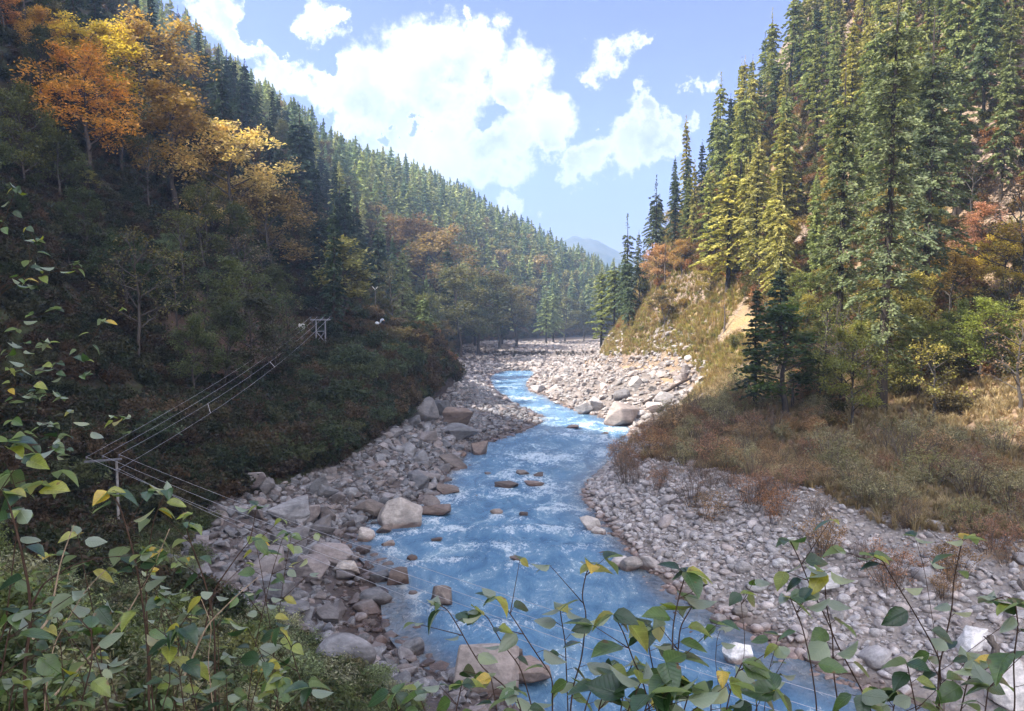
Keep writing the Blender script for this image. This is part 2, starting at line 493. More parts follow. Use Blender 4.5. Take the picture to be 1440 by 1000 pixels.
def pchip(x, y, q):
    h = np.diff(x)
    d = np.diff(y, axis=0) / h[:, None]
    m = np.zeros_like(y)
    m[0], m[-1] = d[0], d[-1]
    w1 = (2 * h[1:] + h[:-1])[:, None]
    w2 = (h[1:] + 2 * h[:-1])[:, None]
    same = d[1:] * d[:-1] > 0
    with np.errstate(divide='ignore', invalid='ignore'):
        hm = (w1 + w2) / (w1 / d[:-1] + w2 / d[1:])
    m[1:-1] = np.where(same, hm, 0)
    i = np.clip(np.searchsorted(x, q) - 1, 0, len(x) - 2)
    t = ((q - x[i]) / h[i])[:, None]
    hh = h[i][:, None]
    return ((1 + 2 * t) * (1 - t) ** 2 * y[i] + t * (1 - t) ** 2 * hh * m[i] + t * t * (3 - 2 * t) * y[i + 1] + t * t * (t - 1) * hh * m[i + 1])


YD = np.arange(-70, 900.5, 0.5)
XD = pchip(YS, XK, YD)
ZD = pchip(YS, ZK, YD)
for k in range(1, K):
    XD[:, k] = np.maximum(XD[:, k], XD[:, k - 1] + 0.2)


def prof(y):
    f = np.clip((np.asarray(y, float) + 70) / 0.5, 0, len(YD) - 1.001)
    i = f.astype(int)
    a = (f - i)[..., None]
    return XD[i] * (1 - a) + XD[i + 1] * a, ZD[i] * (1 - a) + ZD[i + 1] * a


def seg_of(x, y):
    """position across the profile as a number 0..15"""
    X, Z = prof(y)
    s = np.zeros_like(x)
    for k in range(K - 1):
        inn = (x >= X[..., k]) & (x < X[..., k + 1])
        s = np.where(inn, k + (x - X[..., k]) / (X[..., k + 1] - X[..., k]), s)
    return np.where(x >= X[..., -1], K - 1.001, s)


AMP = np.array([3, 3, 2.2, 1.2, .7, .25, .10, .12, .12, .10, .22, .5, .9, 1.8, 3, 3], float)


def G(x, y):
    x = np.atleast_1d(np.asarray(x, float))
    y = np.broadcast_to(np.atleast_1d(np.asarray(y, float)), x.shape)
    X, Z = prof(y)
    s = seg_of(x, y)
    k = np.clip(s.astype(int), 0, K - 2)
    f = s - k
    ii = np.arange(len(x)) if x.ndim == 1 else None
    z0 = np.take_along_axis(Z, k[..., None], -1)[..., 0]
    z1 = np.take_along_axis(Z, (k + 1)[..., None], -1)[..., 0]
    z = z0 + (z1 - z0) * f
    amp = np.interp(s, np.arange(K), AMP)
    z = z + amp * (fbm(x, y, 16.0, 3, 4) * 1.0) + np.minimum(amp, 0.5) * fbm(x, y, 3.0, 9, 3)
    return z


def g1(x, y):
    return float(G(np.array([x]), np.array([y]))[0])


def hit(px, py, ymin=6.0, ymax=650.0):
    """where the line of sight through a point of the photograph meets the ground or the water"""
    ys = ymin * (ymax / ymin) ** np.linspace(0, 1, 900)
    d = pdir(px, py)
    xs = d[0] * ys / d[1]
    zs = CAMZ + d[2] * ys / d[1]
    gz = np.maximum(G(xs, ys), 0)
    b = np.nonzero(zs < gz)[0]
    if len(b) == 0:
        return None
    i = b[0]
    return np.array([xs[i], ys[i], gz[i]])


def proj(p):
    """world point(s) -> photograph pixels"""
    p = np.asarray(p, float)
    r = p - np.array([0, 0, CAMZ])
    dep = r[..., 1] * cp - r[..., 2] * sp
    up = r[..., 1] * sp + r[..., 2] * cp
    return 720 + F * r[..., 0] / dep, 500 - F * up / dep, dep


def visible(p):
    """is this point clear of the terrain, seen from the viewpoint"""
    t = np.linspace(0.03, 0.985, 70)
    xs, ys, zs = p[0] * t, p[1] * t, CAMZ + (p[2] - CAMZ) * t
    return bool(np.all(zs > G(xs, ys) - 0.3))


# ground sheet
rows = np.concatenate([np.arange(-70, 0, 5), np.arange(0, 24, 0.8), np.arange(24, 70, 0.4), np.arange(70, 130, 0.7), np.arange(130, 215, 1.2), np.arange(215, 360, 3), np.arange(360, 640, 6), np.arange(640, 901, 20)])
sub = [20, 24, 30, 26, 22, 34, 8, 16, 8, 34, 26, 24, 28, 30, 14]
scol = np.concatenate([k + np.arange(n) / n for k, n in enumerate(sub)] + [[K - 1.0]])
Xr, Zr = prof(rows)
kk = np.clip(scol.astype(int), 0, K - 2)
ff = scol - kk
GX = Xr[:, kk] * (1 - ff) + Xr[:, kk + 1] * ff
GY = np.repeat(rows[:, None], len(scol), 1)
GZ = G(GX.ravel(), GY.ravel()).reshape(GX.shape)
nr, nc = GX.shape
idx = np.arange(nr * nc).reshape(nr, nc)
Qg = np.stack([idx[:-1, :-1], idx[:-1, 1:], idx[1:, 1:], idx[1:, :-1]], -1).reshape(-1, 4)
Vg = np.stack([GX, GY, GZ], -1).reshape(-1, 3)
sv = np.repeat(scol[None, :], nr, 0).ravel()
yv = GY.ravel()
xv = GX.ravel()
nzA = fbm(xv, yv, 9.0, 31, 4)
nzB = fbm(xv, yv, 4.0, 57, 4)
sj = sv + nzA * 0.55
gravel = np.clip((sj - 4.75) / 0.25, 0, 1) * np.clip((10.15 - sj) / 0.3, 0, 1)
scree = np.exp(-((sj - 10.6) / 0.5) ** 2) * ((yv > 84) & (yv < 135)) * np.clip((nzB + 0.25) * 4, 0, 1)
gravel = np.maximum(gravel, scree * 0.8)
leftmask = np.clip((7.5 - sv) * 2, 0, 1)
gold = np.clip((sj - 10.0) / 0.4, 0, 1) * np.clip((13.2 - sj) / 0.8, 0, 1) * np.clip((yv - 84) / 12, 0, 1)
col = np.stack([gravel, leftmask, gold, np.ones_like(gravel)], -1)

gm, t = material('valley_ground')
at = t.n('ShaderNodeAttribute', attribute_name='cover')
sepc = t.n('ShaderNodeSeparateColor', {0: at.outputs['Color']})
a_gr, a_left, a_gold = sepc.outputs[0], sepc.outputs[1], sepc.outputs[2]
ge = t.n('ShaderNodeNewGeometry')
pos = ge.outputs['Position']
na = t.noise(0.35, pos, 6.0, 0.65)
nb = t.noise(2.5, pos, 6.0, 0.7)
ncz = t.noise(9.0, pos, 4.0, 0.7)
vor = t.n('ShaderNodeTexVoronoi', {'Vector': pos, 'Scale': 3.2})
vor2 = t.n('ShaderNodeTexVoronoi', {'Vector': pos, 'Scale': 9.0})
# gravel: light stones over sand
stone = t.ramp(vor.outputs['Color'], [(0.0, (0.20, 0.185, 0.185)), (0.5, (0.36, 0.335, 0.325)), (1.0, (0.50, 0.465, 0.445))])
stone = t.mix(t.rng(vor.outputs['Distance'], 0.1, 0.32, 0, 0.75), stone, (0.17, 0.15, 0.14, 1))
sand = t.ramp(nb.outputs[0], [(0.3, (0.24, 0.195, 0.165)), (0.7, (0.44, 0.375, 0.33))])
grv = t.mix(t.rng(na.outputs[0], 0.4, 0.6, 0.25, 0.8), sand, stone)
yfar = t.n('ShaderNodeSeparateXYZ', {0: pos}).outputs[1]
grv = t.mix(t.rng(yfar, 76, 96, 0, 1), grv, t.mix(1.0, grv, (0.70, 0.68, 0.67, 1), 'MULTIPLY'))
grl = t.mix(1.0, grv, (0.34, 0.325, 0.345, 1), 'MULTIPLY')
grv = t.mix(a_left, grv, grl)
# slopes
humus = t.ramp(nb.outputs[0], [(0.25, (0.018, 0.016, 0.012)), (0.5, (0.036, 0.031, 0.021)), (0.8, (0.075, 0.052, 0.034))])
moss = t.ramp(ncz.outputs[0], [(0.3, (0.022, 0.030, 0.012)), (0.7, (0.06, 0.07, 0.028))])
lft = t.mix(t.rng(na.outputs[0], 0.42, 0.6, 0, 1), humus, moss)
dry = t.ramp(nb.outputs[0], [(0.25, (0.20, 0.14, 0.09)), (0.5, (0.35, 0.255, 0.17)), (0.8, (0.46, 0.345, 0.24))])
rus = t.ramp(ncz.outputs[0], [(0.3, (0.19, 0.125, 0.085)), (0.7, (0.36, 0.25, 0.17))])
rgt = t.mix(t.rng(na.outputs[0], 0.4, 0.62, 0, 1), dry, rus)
gld = t.ramp(nb.outputs[0], [(0.25, (0.15, 0.13, 0.045)), (0.5, (0.30, 0.22, 0.075)), (0.8, (0.36, 0.22, 0.11))])
rgt = t.mix(t.m('MULTIPLY', a_gold, t.rng(na.outputs[0], 0.35, 0.6, 0.9, 0.2)), rgt, gld)
# bare rock and earth where the slope is steep
nrm = t.n('ShaderNodeSeparateXYZ', {0: ge.outputs['Normal']}).outputs[2]
cliff = t.ramp(t.noise(0.8, pos, 7.0, 0.7, 0.6).outputs[0], [(0.3, (0.20, 0.14, 0.105)), (0.55, (0.36, 0.27, 0.21)), (0.75, (0.46, 0.38, 0.32))])
vcr = t.n('ShaderNodeTexVoronoi', {'Vector': t.n('ShaderNodeMapping', {0: pos, 2: (0.3, 0.5, 0.2), 3: (0.7, 0.7, 1.6)}).outputs[0], 'Scale': 0.9}, feature='DISTANCE_TO_EDGE').outputs['Distance']
vcr2 = t.n('ShaderNodeTexVoronoi', {'Vector': pos, 'Scale': 2.6}, feature='DISTANCE_TO_EDGE').outputs['Distance']
crk = t.m('MULTIPLY', t.rng(vcr, 0.0, 0.07, 0.35, 1.0), t.rng(vcr2, 0.0, 0.08, 0.6, 1.0))
cliff = t.n('ShaderNodeVectorMath', {0: cliff, 'Scale': t.m('MULTIPLY', crk, t.rng(ncz.outputs[0], 0.3, 0.7, 0.75, 1.2))}, operation='SCALE').outputs[0]
steep = t.m('ADD', nrm, t.rng(na.outputs[0], 0.3, 0.7, -0.12, 0.12))
rgt = t.mix(t.rng(steep, 0.62, 0.5, 0, 1, True), rgt, cliff)
lit_at = t.n('ShaderNodeAttribute', attribute_name='litter').outputs['Fac']
lft = t.mix(t.m('MULTIPLY', lit_at, t.rng(nb.outputs[0], 0.3, 0.6, 0.4, 0.95)), lft, t.ramp(ncz.outputs[0], [(0.3, (0.075, 0.042, 0.03)), (0.7, (0.19, 0.115, 0.085))]))
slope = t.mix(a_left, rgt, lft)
colr = t.mix(t.rng(t.m('ADD', a_gr, t.rng(nb.outputs[0], 0.3, 0.7, -0.25, 0.25)), 0.35, 0.65, 0, 1, True), slope, grv)
zz = t.n('ShaderNodeSeparateXYZ', {0: pos}).outputs[2]
wet = t.rng(zz, 0.02, 0.3, 0.8, 0, True)
colr = t.mix(wet, colr, t.mix(1.0, colr, (0.45, 0.38, 0.34, 1), 'MULTIPLY'))
hgt = t.m('ADD', t.m('ADD', t.m('MULTIPLY', t.m('SUBTRACT', 1.0, crk), t.rng(nrm, 0.65, 0.5, 0, -2.5)), t.m('MULTIPLY', vor.outputs['Distance'], -1.2)), t.m('ADD', nb.outputs[0], t.m('MULTIPLY', vor2.outputs['Distance'], -0.4)))
bmp = t.n('ShaderNodeBump', {'Strength': 0.8, 'Distance': 0.12, 'Height': hgt})
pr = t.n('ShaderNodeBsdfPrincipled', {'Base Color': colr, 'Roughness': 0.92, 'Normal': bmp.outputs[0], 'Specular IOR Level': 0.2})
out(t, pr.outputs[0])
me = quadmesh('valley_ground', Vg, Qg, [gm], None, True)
lit_ = np.clip((sv - 2.6) * 5, 0, 1) * np.clip((3.3 - sv) * 6, 0, 1) * ((yv > 70) & (yv < 116))
la = me.attributes.new('litter', 'FLOAT', 'POINT')
la.data.foreach_set('value', lit_.astype(np.float32))
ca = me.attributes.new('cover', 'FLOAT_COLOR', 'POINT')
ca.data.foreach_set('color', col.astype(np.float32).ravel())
ground = tag(link('ground', me), 'valley floor and steep slopes', None, None, 'structure')

# river
FOAM = [(720, 668, 22, 10), (765, 688, 45, 14), (700, 690, 30, 10), (640, 700, 28, 12), (760, 645, 60, 14), (850, 640, 40, 10), (870, 622, 35, 8), (800, 612, 40, 6),
        (790, 715, 45, 10), (640, 745, 30, 6), (520, 745, 22, 8), (500, 735, 20, 6), (560, 750, 30, 5), (760, 745, 70, 6), (700, 770, 60, 10), (820, 772, 45, 5), (740, 800, 40, 8), (640, 790, 40, 6),
        (730, 560, 40, 4), (710, 545, 25, 3), (740, 575, 40, 4), (760, 590, 40, 4), (830, 597, 40, 4), (850, 605, 40, 5), (690, 535, 20, 2), (860, 945, 30, 12), (700, 880, 60, 8), (650, 880, 30, 8), (610, 860, 25, 10)]
FOAM += [(px, py + 3, w * .8, 5) for px, py, w in ((612, 728, 44), (560, 746, 60), (538, 755, 30), (618, 857, 36), (718, 936, 40), (636, 662, 42), (630, 696, 34), (735, 672, 40), (712, 690, 40), (752, 688, 34), (698, 725, 20), (735, 729, 18), (726, 791, 24), (614, 764, 18), (580, 791, 20), (545, 771, 24), (805, 605, 24), (850, 613, 16), (878, 602, 60), (830, 749, 34), (1040, 939, 40))]
wrow = np.concatenate([np.arange(-70, 24, 3), np.arange(24, 100, 0.35), np.arange(100, 175, 0.6)])
wx, _ = prof(wrow)
wcol = np.linspace(0, 1, 90)
lo, hi = wx[:, 6] - 1.2, wx[:, 9] + 1.2
WX = lo[:, None] + (hi - lo)[:, None] * wcol[None]
WY = np.repeat(wrow[:, None], 90, 1)
ppx, ppy, pdp = proj(np.stack([WX, WY, np.zeros_like(WX)], -1))
fo = np.zeros_like(WX)
for (cx, cy, rx, ry) in FOAM:
    fo = np.maximum(fo, np.where(WY > 20, np.exp(-(((ppx - cx) / rx) ** 2 + ((ppy - cy) / ry) ** 2)), 0))
edge = np.minimum(WX - wx[:, 6:7], wx[:, 9:10] - WX)
flow = vnoise(WX * 1.0, WY * 0.55, 1.6, 77) + 0.5 * vnoise(WX, WY * 0.6, 0.8, 78) + 0.8 * vnoise(WX, WY, 4.0, 79)
WZ = 0.10 * flow * (0.6 + 1.6 * fo) * np.clip(edge, 0.15, 1) + 0.12 * fo
fo = np.maximum(fo, 0.75 * np.exp(-((edge - .5) / .55) ** 2) * np.clip(vnoise(WX, WY, 2.2, 91) * 3 + .3, 0, 1))
shal = np.clip(np.exp(-edge / 0.9), 0, 1) * (edge > -1.5)
shal = np.maximum(shal, np.where((WY > 20) & (ppx > 900), np.clip(1.25 - (wx[:, 9:10] - WX) / 3.2, 0, 1) * np.clip((34.5 - WY) / 3, 0, 1), 0))
iw = np.arange(WX.size).reshape(WX.shape)
Qw = np.stack([iw[:-1, :-1], iw[:-1, 1:], iw[1:, 1:], iw[1:, :-1]], -1).reshape(-1, 4)
wm, t = material('river_water')
at = t.n('ShaderNodeAttribute', attribute_name='foam')
ge = t.n('ShaderNodeNewGeometry')
mp = t.n('ShaderNodeMapping', {0: ge.outputs['Position'], 3: (1.0, 0.55, 1.0), 2: (0, 0, 0.25)})
na = t.noise(0.55, mp.outputs[0], 6.0, 0.68, 0.8)
nb = t.noise(2.6, mp.outputs[0], 7.0, 0.72, 1.1)
nc_ = t.noise(8.0, mp.outputs[0], 6.0, 0.75, 0.9)
f1 = t.m('ADD', t.m('MULTIPLY', at.outputs['Fac'], 0.5), t.m('ADD', t.rng(na.outputs[0], 0.3, 0.7, -0.30, 0.42), t.m('ADD', t.rng(nb.outputs[0], 0.3, 0.7, -0.42, 0.48), t.rng(nc_.outputs[0], 0.3, 0.7, -0.36, 0.36))))
foam = t.rng(f1, 0.34, 0.92, 0, 1)
deep = t.ramp(na.outputs[0], [(0.3, (0.055, 0.15, 0.29)), (0.5, (0.12, 0.26, 0.42)), (0.68, (0.27, 0.42, 0.54))])
wc = t.mix(t.m('MULTIPLY', foam, 0.9), deep, (0.74, 0.80, 0.84, 1))
sh_ = t.n('ShaderNodeAttribute', attribute_name='shallow').outputs['Fac']
bed = t.ramp(t.n('ShaderNodeTexVoronoi', {'Vector': ge.outputs['Position'], 'Scale': 4.0}).outputs['Color'], [(0.1, (0.10, 0.10, 0.10)), (0.9, (0.26, 0.25, 0.25))])
wc = t.mix(t.m('MULTIPLY', sh_, t.rng(nb.outputs[0], 0.3, 0.7, 0.5, 0.95)), wc, bed)
hh = t.m('ADD', t.m('MULTIPLY', nb.outputs[0], 1.0), t.m('MULTIPLY', nc_.outputs[0], 0.45))
bmp = t.n('ShaderNodeBump', {'Strength': 0.85, 'Distance': 0.28, 'Height': hh})
pr = t.n('ShaderNodeBsdfPrincipled', {'Base Color': wc, 'Roughness': t.rng(foam, 0, 1, 0.12, 0.6), 'Normal': bmp.outputs[0], 'IOR': 1.33})
out(t, pr.outputs[0])
me = quadmesh('river', np.stack([WX, WY, WZ], -1).reshape(-1, 3), Qw, [wm], None, True)
fa = me.attributes.new('foam', 'FLOAT', 'POINT')
fa.data.foreach_set('value', fo.astype(np.float32).ravel())
fa = me.attributes.new('shallow', 'FLOAT', 'POINT')
fa.data.foreach_set('value', shal.astype(np.float32).ravel())
tag(link('river', me), 'turquoise river with white rapids', None, None, 'structure')

# far blue mountain behind the valley's bend
mx = np.linspace(-400, 850, 220)
my = np.linspace(1250, 1800, 40)
MX, MY = np.meshgrid(mx, my)
ridge = np.interp(mx, [-400, 60, 118, 150, 175, 205, 240, 400, 850], [90, 118, 139, 134, 122, 106, 95, 150, 230])
prf = np.interp(my, [1250, 1400, 1500, 1800], [-20, 0.75, 1.0, 0.5])
MZ = np.where(prf[:, None] < 0, -5, ridge[None] * np.clip(prf, 0, 1)[:, None]) + fbm(MX, MY, 70, 5, 5) * 10 * np.clip(prf, 0, 1)[:, None] + 5 * vnoise(MX, MY, 9, 8) * np.clip(prf, 0, 1)[:, None]
im = np.arange(MX.size).reshape(MX.shape)
Qm = np.stack([im[:-1, :-1], im[:-1, 1:], im[1:, 1:], im[1:, :-1]], -1).reshape(-1, 4)
mm, t = material('mountain_forest')
ge = t.n('ShaderNodeNewGeometry')
nz = t.noise(0.05, ge.outputs['Position'], 7.0, 0.7)
cc = t.ramp(nz.outputs[0], [(0.35, (0.035, 0.05, 0.03)), (0.7, (0.10, 0.10, 0.06))])
pr = t.n('ShaderNodeBsdfPrincipled', {'Base Color': cc, 'Roughness': 0.95})
out(t, pr.outputs[0])
tag(link('mountain', quadmesh('mountain', np.stack([MX, MY, MZ], -1).reshape(-1, 3), Qm, [mm], None, True)), 'far blue forested ridge', None, None, 'structure')

# the valley air: even haze round everything
hz = MB()
hz.box((200, 900, 150), (900, 1100, 175))
hm, t = material('valley_haze')
pv = t.n('ShaderNodeVolumePrincipled', {'Color': (0.48, 0.68, 1.0, 1), 'Density': 0.00058, 'Anisotropy': 0.45})
o_ = t.n('ShaderNodeOutputMaterial')
t.t.links.new(pv.outputs[0], o_.inputs['Volume'])
tag(link('haze', hz.mesh('haze', [hm])), 'thin blue haze filling the valley', None, None, 'stuff')

# ------------------------------------------------------------------ builders: trees, bushes, stones
def conifer(seed, H=16.0, R=2.9, bare=0.1, nb=110, cards=36, cs=0.30, droop=0.22, power=0.85, whorl=True, bark=True, lift=0.25):
    r = np.random.default_rng(seed)
    tb = MB()
    zs = np.linspace(0, 1, 9)
    wob = np.cumsum(r.normal(0, 0.035, (9, 2)), 0) * (H / 16)
    pts = np.column_stack([wob[:, 0], wob[:, 1], zs * H])
    pts[0, 2] = -1.2
    pts[-1, 2] = H * .96
    tb.tube(pts, np.interp(zs, [0, .06, 1], [0.30, 0.22, 0.015]) * H / 16, 7)
    cb = MB()
    C, A, B = [], [], []
    ga = r.uniform(0, 6)
    sect = r.uniform(0.65, 1.15, 9)
    for i in range(nb):
        u = (i + r.uniform(-.4, .4)) / nb
        tt = bare + (1 - bare) * np.clip(u, 0, 1) ** 0.74
        if whorl:
            tt = bare + (1 - bare) * (np.round((tt - bare) * 26) / 26) + r.normal(0, 0.006)
        tt = min(tt, 0.985)
        ga += 2.399 + r.normal(0, 0.35)
        rel = (tt - bare) / (1 - bare)
        env = (1 - rel) ** power * min(1, 0.55 + rel * 2.6)
        L = R * env * (r.uniform(0.45, 1.15) if r.uniform() > .12 else r.uniform(.2, .4)) * sect[int((ga % 6.283) / 6.284 * 9)] + 0.22
        base = np.array([np.interp(tt, zs, pts[:, 0]), np.interp(tt, zs, pts[:, 1]), tt * H])
        o = np.array([math.cos(ga), math.sin(ga), 0])
        lat = np.array([-o[1], o[0], 0])
        up0 = lift * (rel - 0.35) + r.normal(0, 0.07)

        def bp(s):
            s = np.asarray(s)[:, None]
            return base + o * (s * L) + np.array([0, 0, 1.0]) * (up0 * s * L - droop * L * s * s)
        n = max(5, int(cards * (0.35 + L / R)))
        s = r.uniform(0.12, 1.03, n) ** 0.75
        width = 0.34 * L * np.clip(1.15 - s, 0.1, 1) * np.clip(s * 3, 0, 1)
        k = r.uniform(-1, 1, n)
        c = bp(s) + lat * (k * width)[:, None]
        c[:, 2] += r.normal(-0.03, 0.07, n) - np.abs(k) * width * 0.22
        ang = k * 0.9 + r.normal(0, 0.35, n)
        a = o * np.cos(ang)[:, None] + lat * np.sin(ang)[:, None] + np.array([0, 0, 1]) * (r.normal(-0.22, 0.28, n))[:, None]
        a = unit(a)
        nrm = unit(o * .75 + np.column_stack([r.normal(0, .6, n), r.normal(0, .6, n), r.uniform(.15, 1.1, n)]))
        b = unit(np.cross(a, nrm))
        sz = cs * r.uniform(0.65, 1.35, n) * (0.7 + 0.3 * min(1, L))
        C.append(c)
        A.append(a * sz[:, None])
        B.append(b * (sz * r.uniform(0.32, 0.5, n))[:, None])
        if bark and L > 0.6:
            cb.tube(bp(np.array([0, 0.45, 0.9])), np.array([0.05, 0.03, 0.012]) * (0.5 + L / R * 0.6), 3, 1, cap=False)
    n = 44
    zt = H * (1 - 0.15 * r.uniform(0, 1, n) ** 1.2)
    sg = 0.05 + 0.9 * (1 - zt / H)
    C.append(np.column_stack([pts[-1, 0] + r.normal(0, 1, n) * sg, pts[-1, 1] + r.normal(0, 1, n) * sg, zt]))
    a = unit(np.column_stack([r.normal(0, .5, n), r.normal(0, .5, n), np.ones(n)]))
    A.append(a * cs * 0.7)
    B.append(unit(np.cross(a, r.normal(0, 1, (n, 3)))) * cs * 0.25)
    cb.cards(np.vstack(C), np.vstack(A), np.vstack(B), 0)
    return tb.mesh('conifer_trunk', [M_BARK], True), cb.mesh('conifer_crown', [M_NEEDLE, M_BARK])


def far_conifer(seed, H=16.0, R=2.7, nb=52, cards=13, cs=0.62):
    r = np.random.default_rng(seed)
    tr, cr = conifer(seed, H, R, r.uniform(0.04, 0.12), nb, cards, cs, 0.25, 0.8, True, False)
    return cr


def broadleaf(seed, H=11.0, R=3.6, nl=11, leaf=16, cs=0.20, base=0.22, flat=0.55, spread=0.55, dens=1.0):
    """trunk with limbs that fork twice; leaf clusters along the last forks"""
    r = np.random.default_rng(seed)
    tb = MB()
    zs = np.linspace(0, 0.86, 8)
    wob = np.cumsum(r.normal(0, 0.13, (8, 2)), 0)
    pts = np.column_stack([wob[:, 0], wob[:, 1], zs * H])
    pts[0, 2] = -1.0
    tb.tube(pts, np.interp(zs, [0, .06, .86], [0.26, 0.19, 0.03]) * H / 11, 7)
    cb = MB()
    C, A, B = [], [], []
    tips = []
    ga = r.uniform(0, 6)
    for i in range(nl):
        u = (i + 0.5) / nl
        tt = base + (0.86 - base) * u
        ga += 2.399 + r.normal(0, .4)
        b0 = np.array([np.interp(tt, zs, pts[:, 0]), np.interp(tt, zs, pts[:, 1]), tt * H])
        rel = u
        env = math.sqrt(max(0.08, 1 - (rel * 1.05 - 0.25) ** 2 / 0.75))
        L = R * env * r.uniform(0.75, 1.15)
        el = r.uniform(0.2, 0.65) + 0.55 * rel
        o = np.array([math.cos(ga) * math.cos(el), math.sin(ga) * math.cos(el), math.sin(el)])
        mid = b0 + o * L * 0.5 + r.normal(0, .12, 3)
        end = b0 + o * L + np.array([0, 0, -0.06 * L])
        cb.tube([b0, mid, end], np.array([0.075, 0.05, 0.018]) * H / 11, 4, 1, cap=False)
        tips.append((end, 0.9))
        for j in range(5):
            f = r.uniform(0.3, 0.95)
            s0 = b0 + (mid - b0) * min(1, f * 2) if f < .5 else mid + (end - mid) * (f - .5) * 2
            o2 = unit(o + r.normal(0, spread, 3) * np.array([1, 1, .7]))
            e2 = s0 + o2 * L * r.uniform(0.28, 0.5)
            cb.tube([s0, (s0 + e2) / 2 + r.normal(0, .05, 3), e2], np.array([0.03, 0.02, 0.008]) * H / 11, 3, 1, cap=False)
            for q in range(4):
                f2 = r.uniform(0.25, 1.0)
                s1 = s0 + (e2 - s0) * f2
                e3 = s1 + unit(o2 + r.normal(0, .75, 3)) * L * r.uniform(0.1, 0.25)
                cb.tube([s1, e3], np.array([0.012, 0.005]) * H / 11, 3, 1, cap=False)
                tips.append((e3, r.uniform(0.6, 1.1)))
    for e, k in tips:
        n = int(leaf * k * dens * r.uniform(0.4, 1.5))
        if n < 1:
            continue
        c = e + r.normal(0, 1, (n, 3)) * np.array([0.42, 0.42, 0.42 * flat]) * k
        a = unit(np.column_stack([r.normal(0, 1, n), r.normal(0, 1, n), r.normal(-0.3, .45, n)]))
        nrm = unit(np.column_stack([r.normal(0, .6, n), r.normal(0, .6, n), np.ones(n)]))
        b = unit(np.cross(a, nrm))
        sz = cs * r.uniform(0.6, 1.3, n)
        C.append(c)
        A.append(a * sz[:, None])
        B.append(b * (sz * 0.55)[:, None])
    if C:
        cb.cards(np.vstack(C), np.vstack(A), np.vstack(B), 0)
    return tb.mesh('tree_trunk', [M_BARKL], True), cb.mesh('tree_crown', [M_LEAF, M_BARKL])


def bush(seed, H=2.0, R=1.3, stems=26, leaf=22, cs=0.07, wisp=0.5, twig=0.012):
    r = np.random.default_rng(seed)
    sb, lb = MB(), MB()
    C, A, B = [], [], []
    for i in range(stems):
        az = r.uniform(0, 6.283)
        rr = R * math.sqrt(r.uniform(0, 1))
        b0 = np.array([math.cos(az), math.sin(az), 0]) * rr * 0.3
        top = np.array([math.cos(az) * rr, math.sin(az) * rr, H * r.uniform(0.55, 1.05) * (1 - 0.35 * (rr / R) ** 2)])
        mid = (b0 + top) / 2 + np.array([r.normal(0, .12), r.normal(0, .12), 0.12 * H])
        b0[2] = -0.25
        sb.tube([b0, mid, top], np.array([twig * 1.6, twig, twig * 0.4]), 3, 0, cap=False)
        for q in range(3):
            f = r.uniform(0.3, 0.9)
            s = b0 + (mid - b0) * f if q == 0 else mid + (top - mid) * f
            e = s + unit(np.array([r.normal(0, 1), r.normal(0, 1), 0.9])) * H * r.uniform(.1, .25)
            sb.tube([s, e], np.array([twig * .7, twig * .3]), 3, 0, cap=False)
            n = leaf
            f = r.uniform(0, 1.1, n)[:, None]
            C.append(s + (e - s) * f + r.normal(0, 0.07 + wisp * 0.06, (n, 3)))
            a = unit(np.column_stack([r.normal(0, 1, n), r.normal(0, 1, n), r.normal(0.4, .8, n)]))
            A.append(a * (cs * r.uniform(.6, 1.4, n))[:, None])
            B.append(unit(np.cross(a, r.normal(0, 1, (n, 3)))) * (cs * 0.45 * r.uniform(.6, 1.4, n))[:, None])
    lb.cards(np.vstack(C), np.vstack(A), np.vstack(B), 0)
    return sb.mesh('bush_stems', [M_TWIG]), lb.mesh('bush_foliage', [M_BUSH])


def tuft(seed, n=34, H=0.55, R=0.3, w=0.016):
    r = np.random.default_rng(seed)
    mb = MB()
    for i in range(n):
        az = r.uniform(0, 6.28)
        o = np.array([math.cos(az), math.sin(az), 0])
        lt = np.array([-o[1], o[0], 0]) * w
        b0 = o * R * 0.35 * r.uniform(0, 1) + np.array([0, 0, -0.05])
        h = H * r.uniform(.5, 1.1)
        m_ = b0 + o * R * .35 + np.array([0, 0, h * .65])
        e = b0 + o * R * r.uniform(.7, 1.3) + np.array([0, 0, h * r.uniform(.75, 1.0)])
        mb.add([b0 - lt, b0 + lt, m_ + lt * .8, m_ - lt * .8, e + lt * .15, e - lt * .15], [(0, 1, 2, 3), (3, 2, 4, 5)])
    return mb.mesh('grass_tuft', [M_GRASS])


def bm_mesh(name, bm, mat, smooth=False):
    me = bpy.data.meshes.new(name)
    bm.to_mesh(me)
    bm.free()
    me.materials.append(mat)
    if smooth:
        me.polygons.foreach_set('use_smooth', np.ones(len(me.polygons), dtype=bool))
    me.update()
    return me


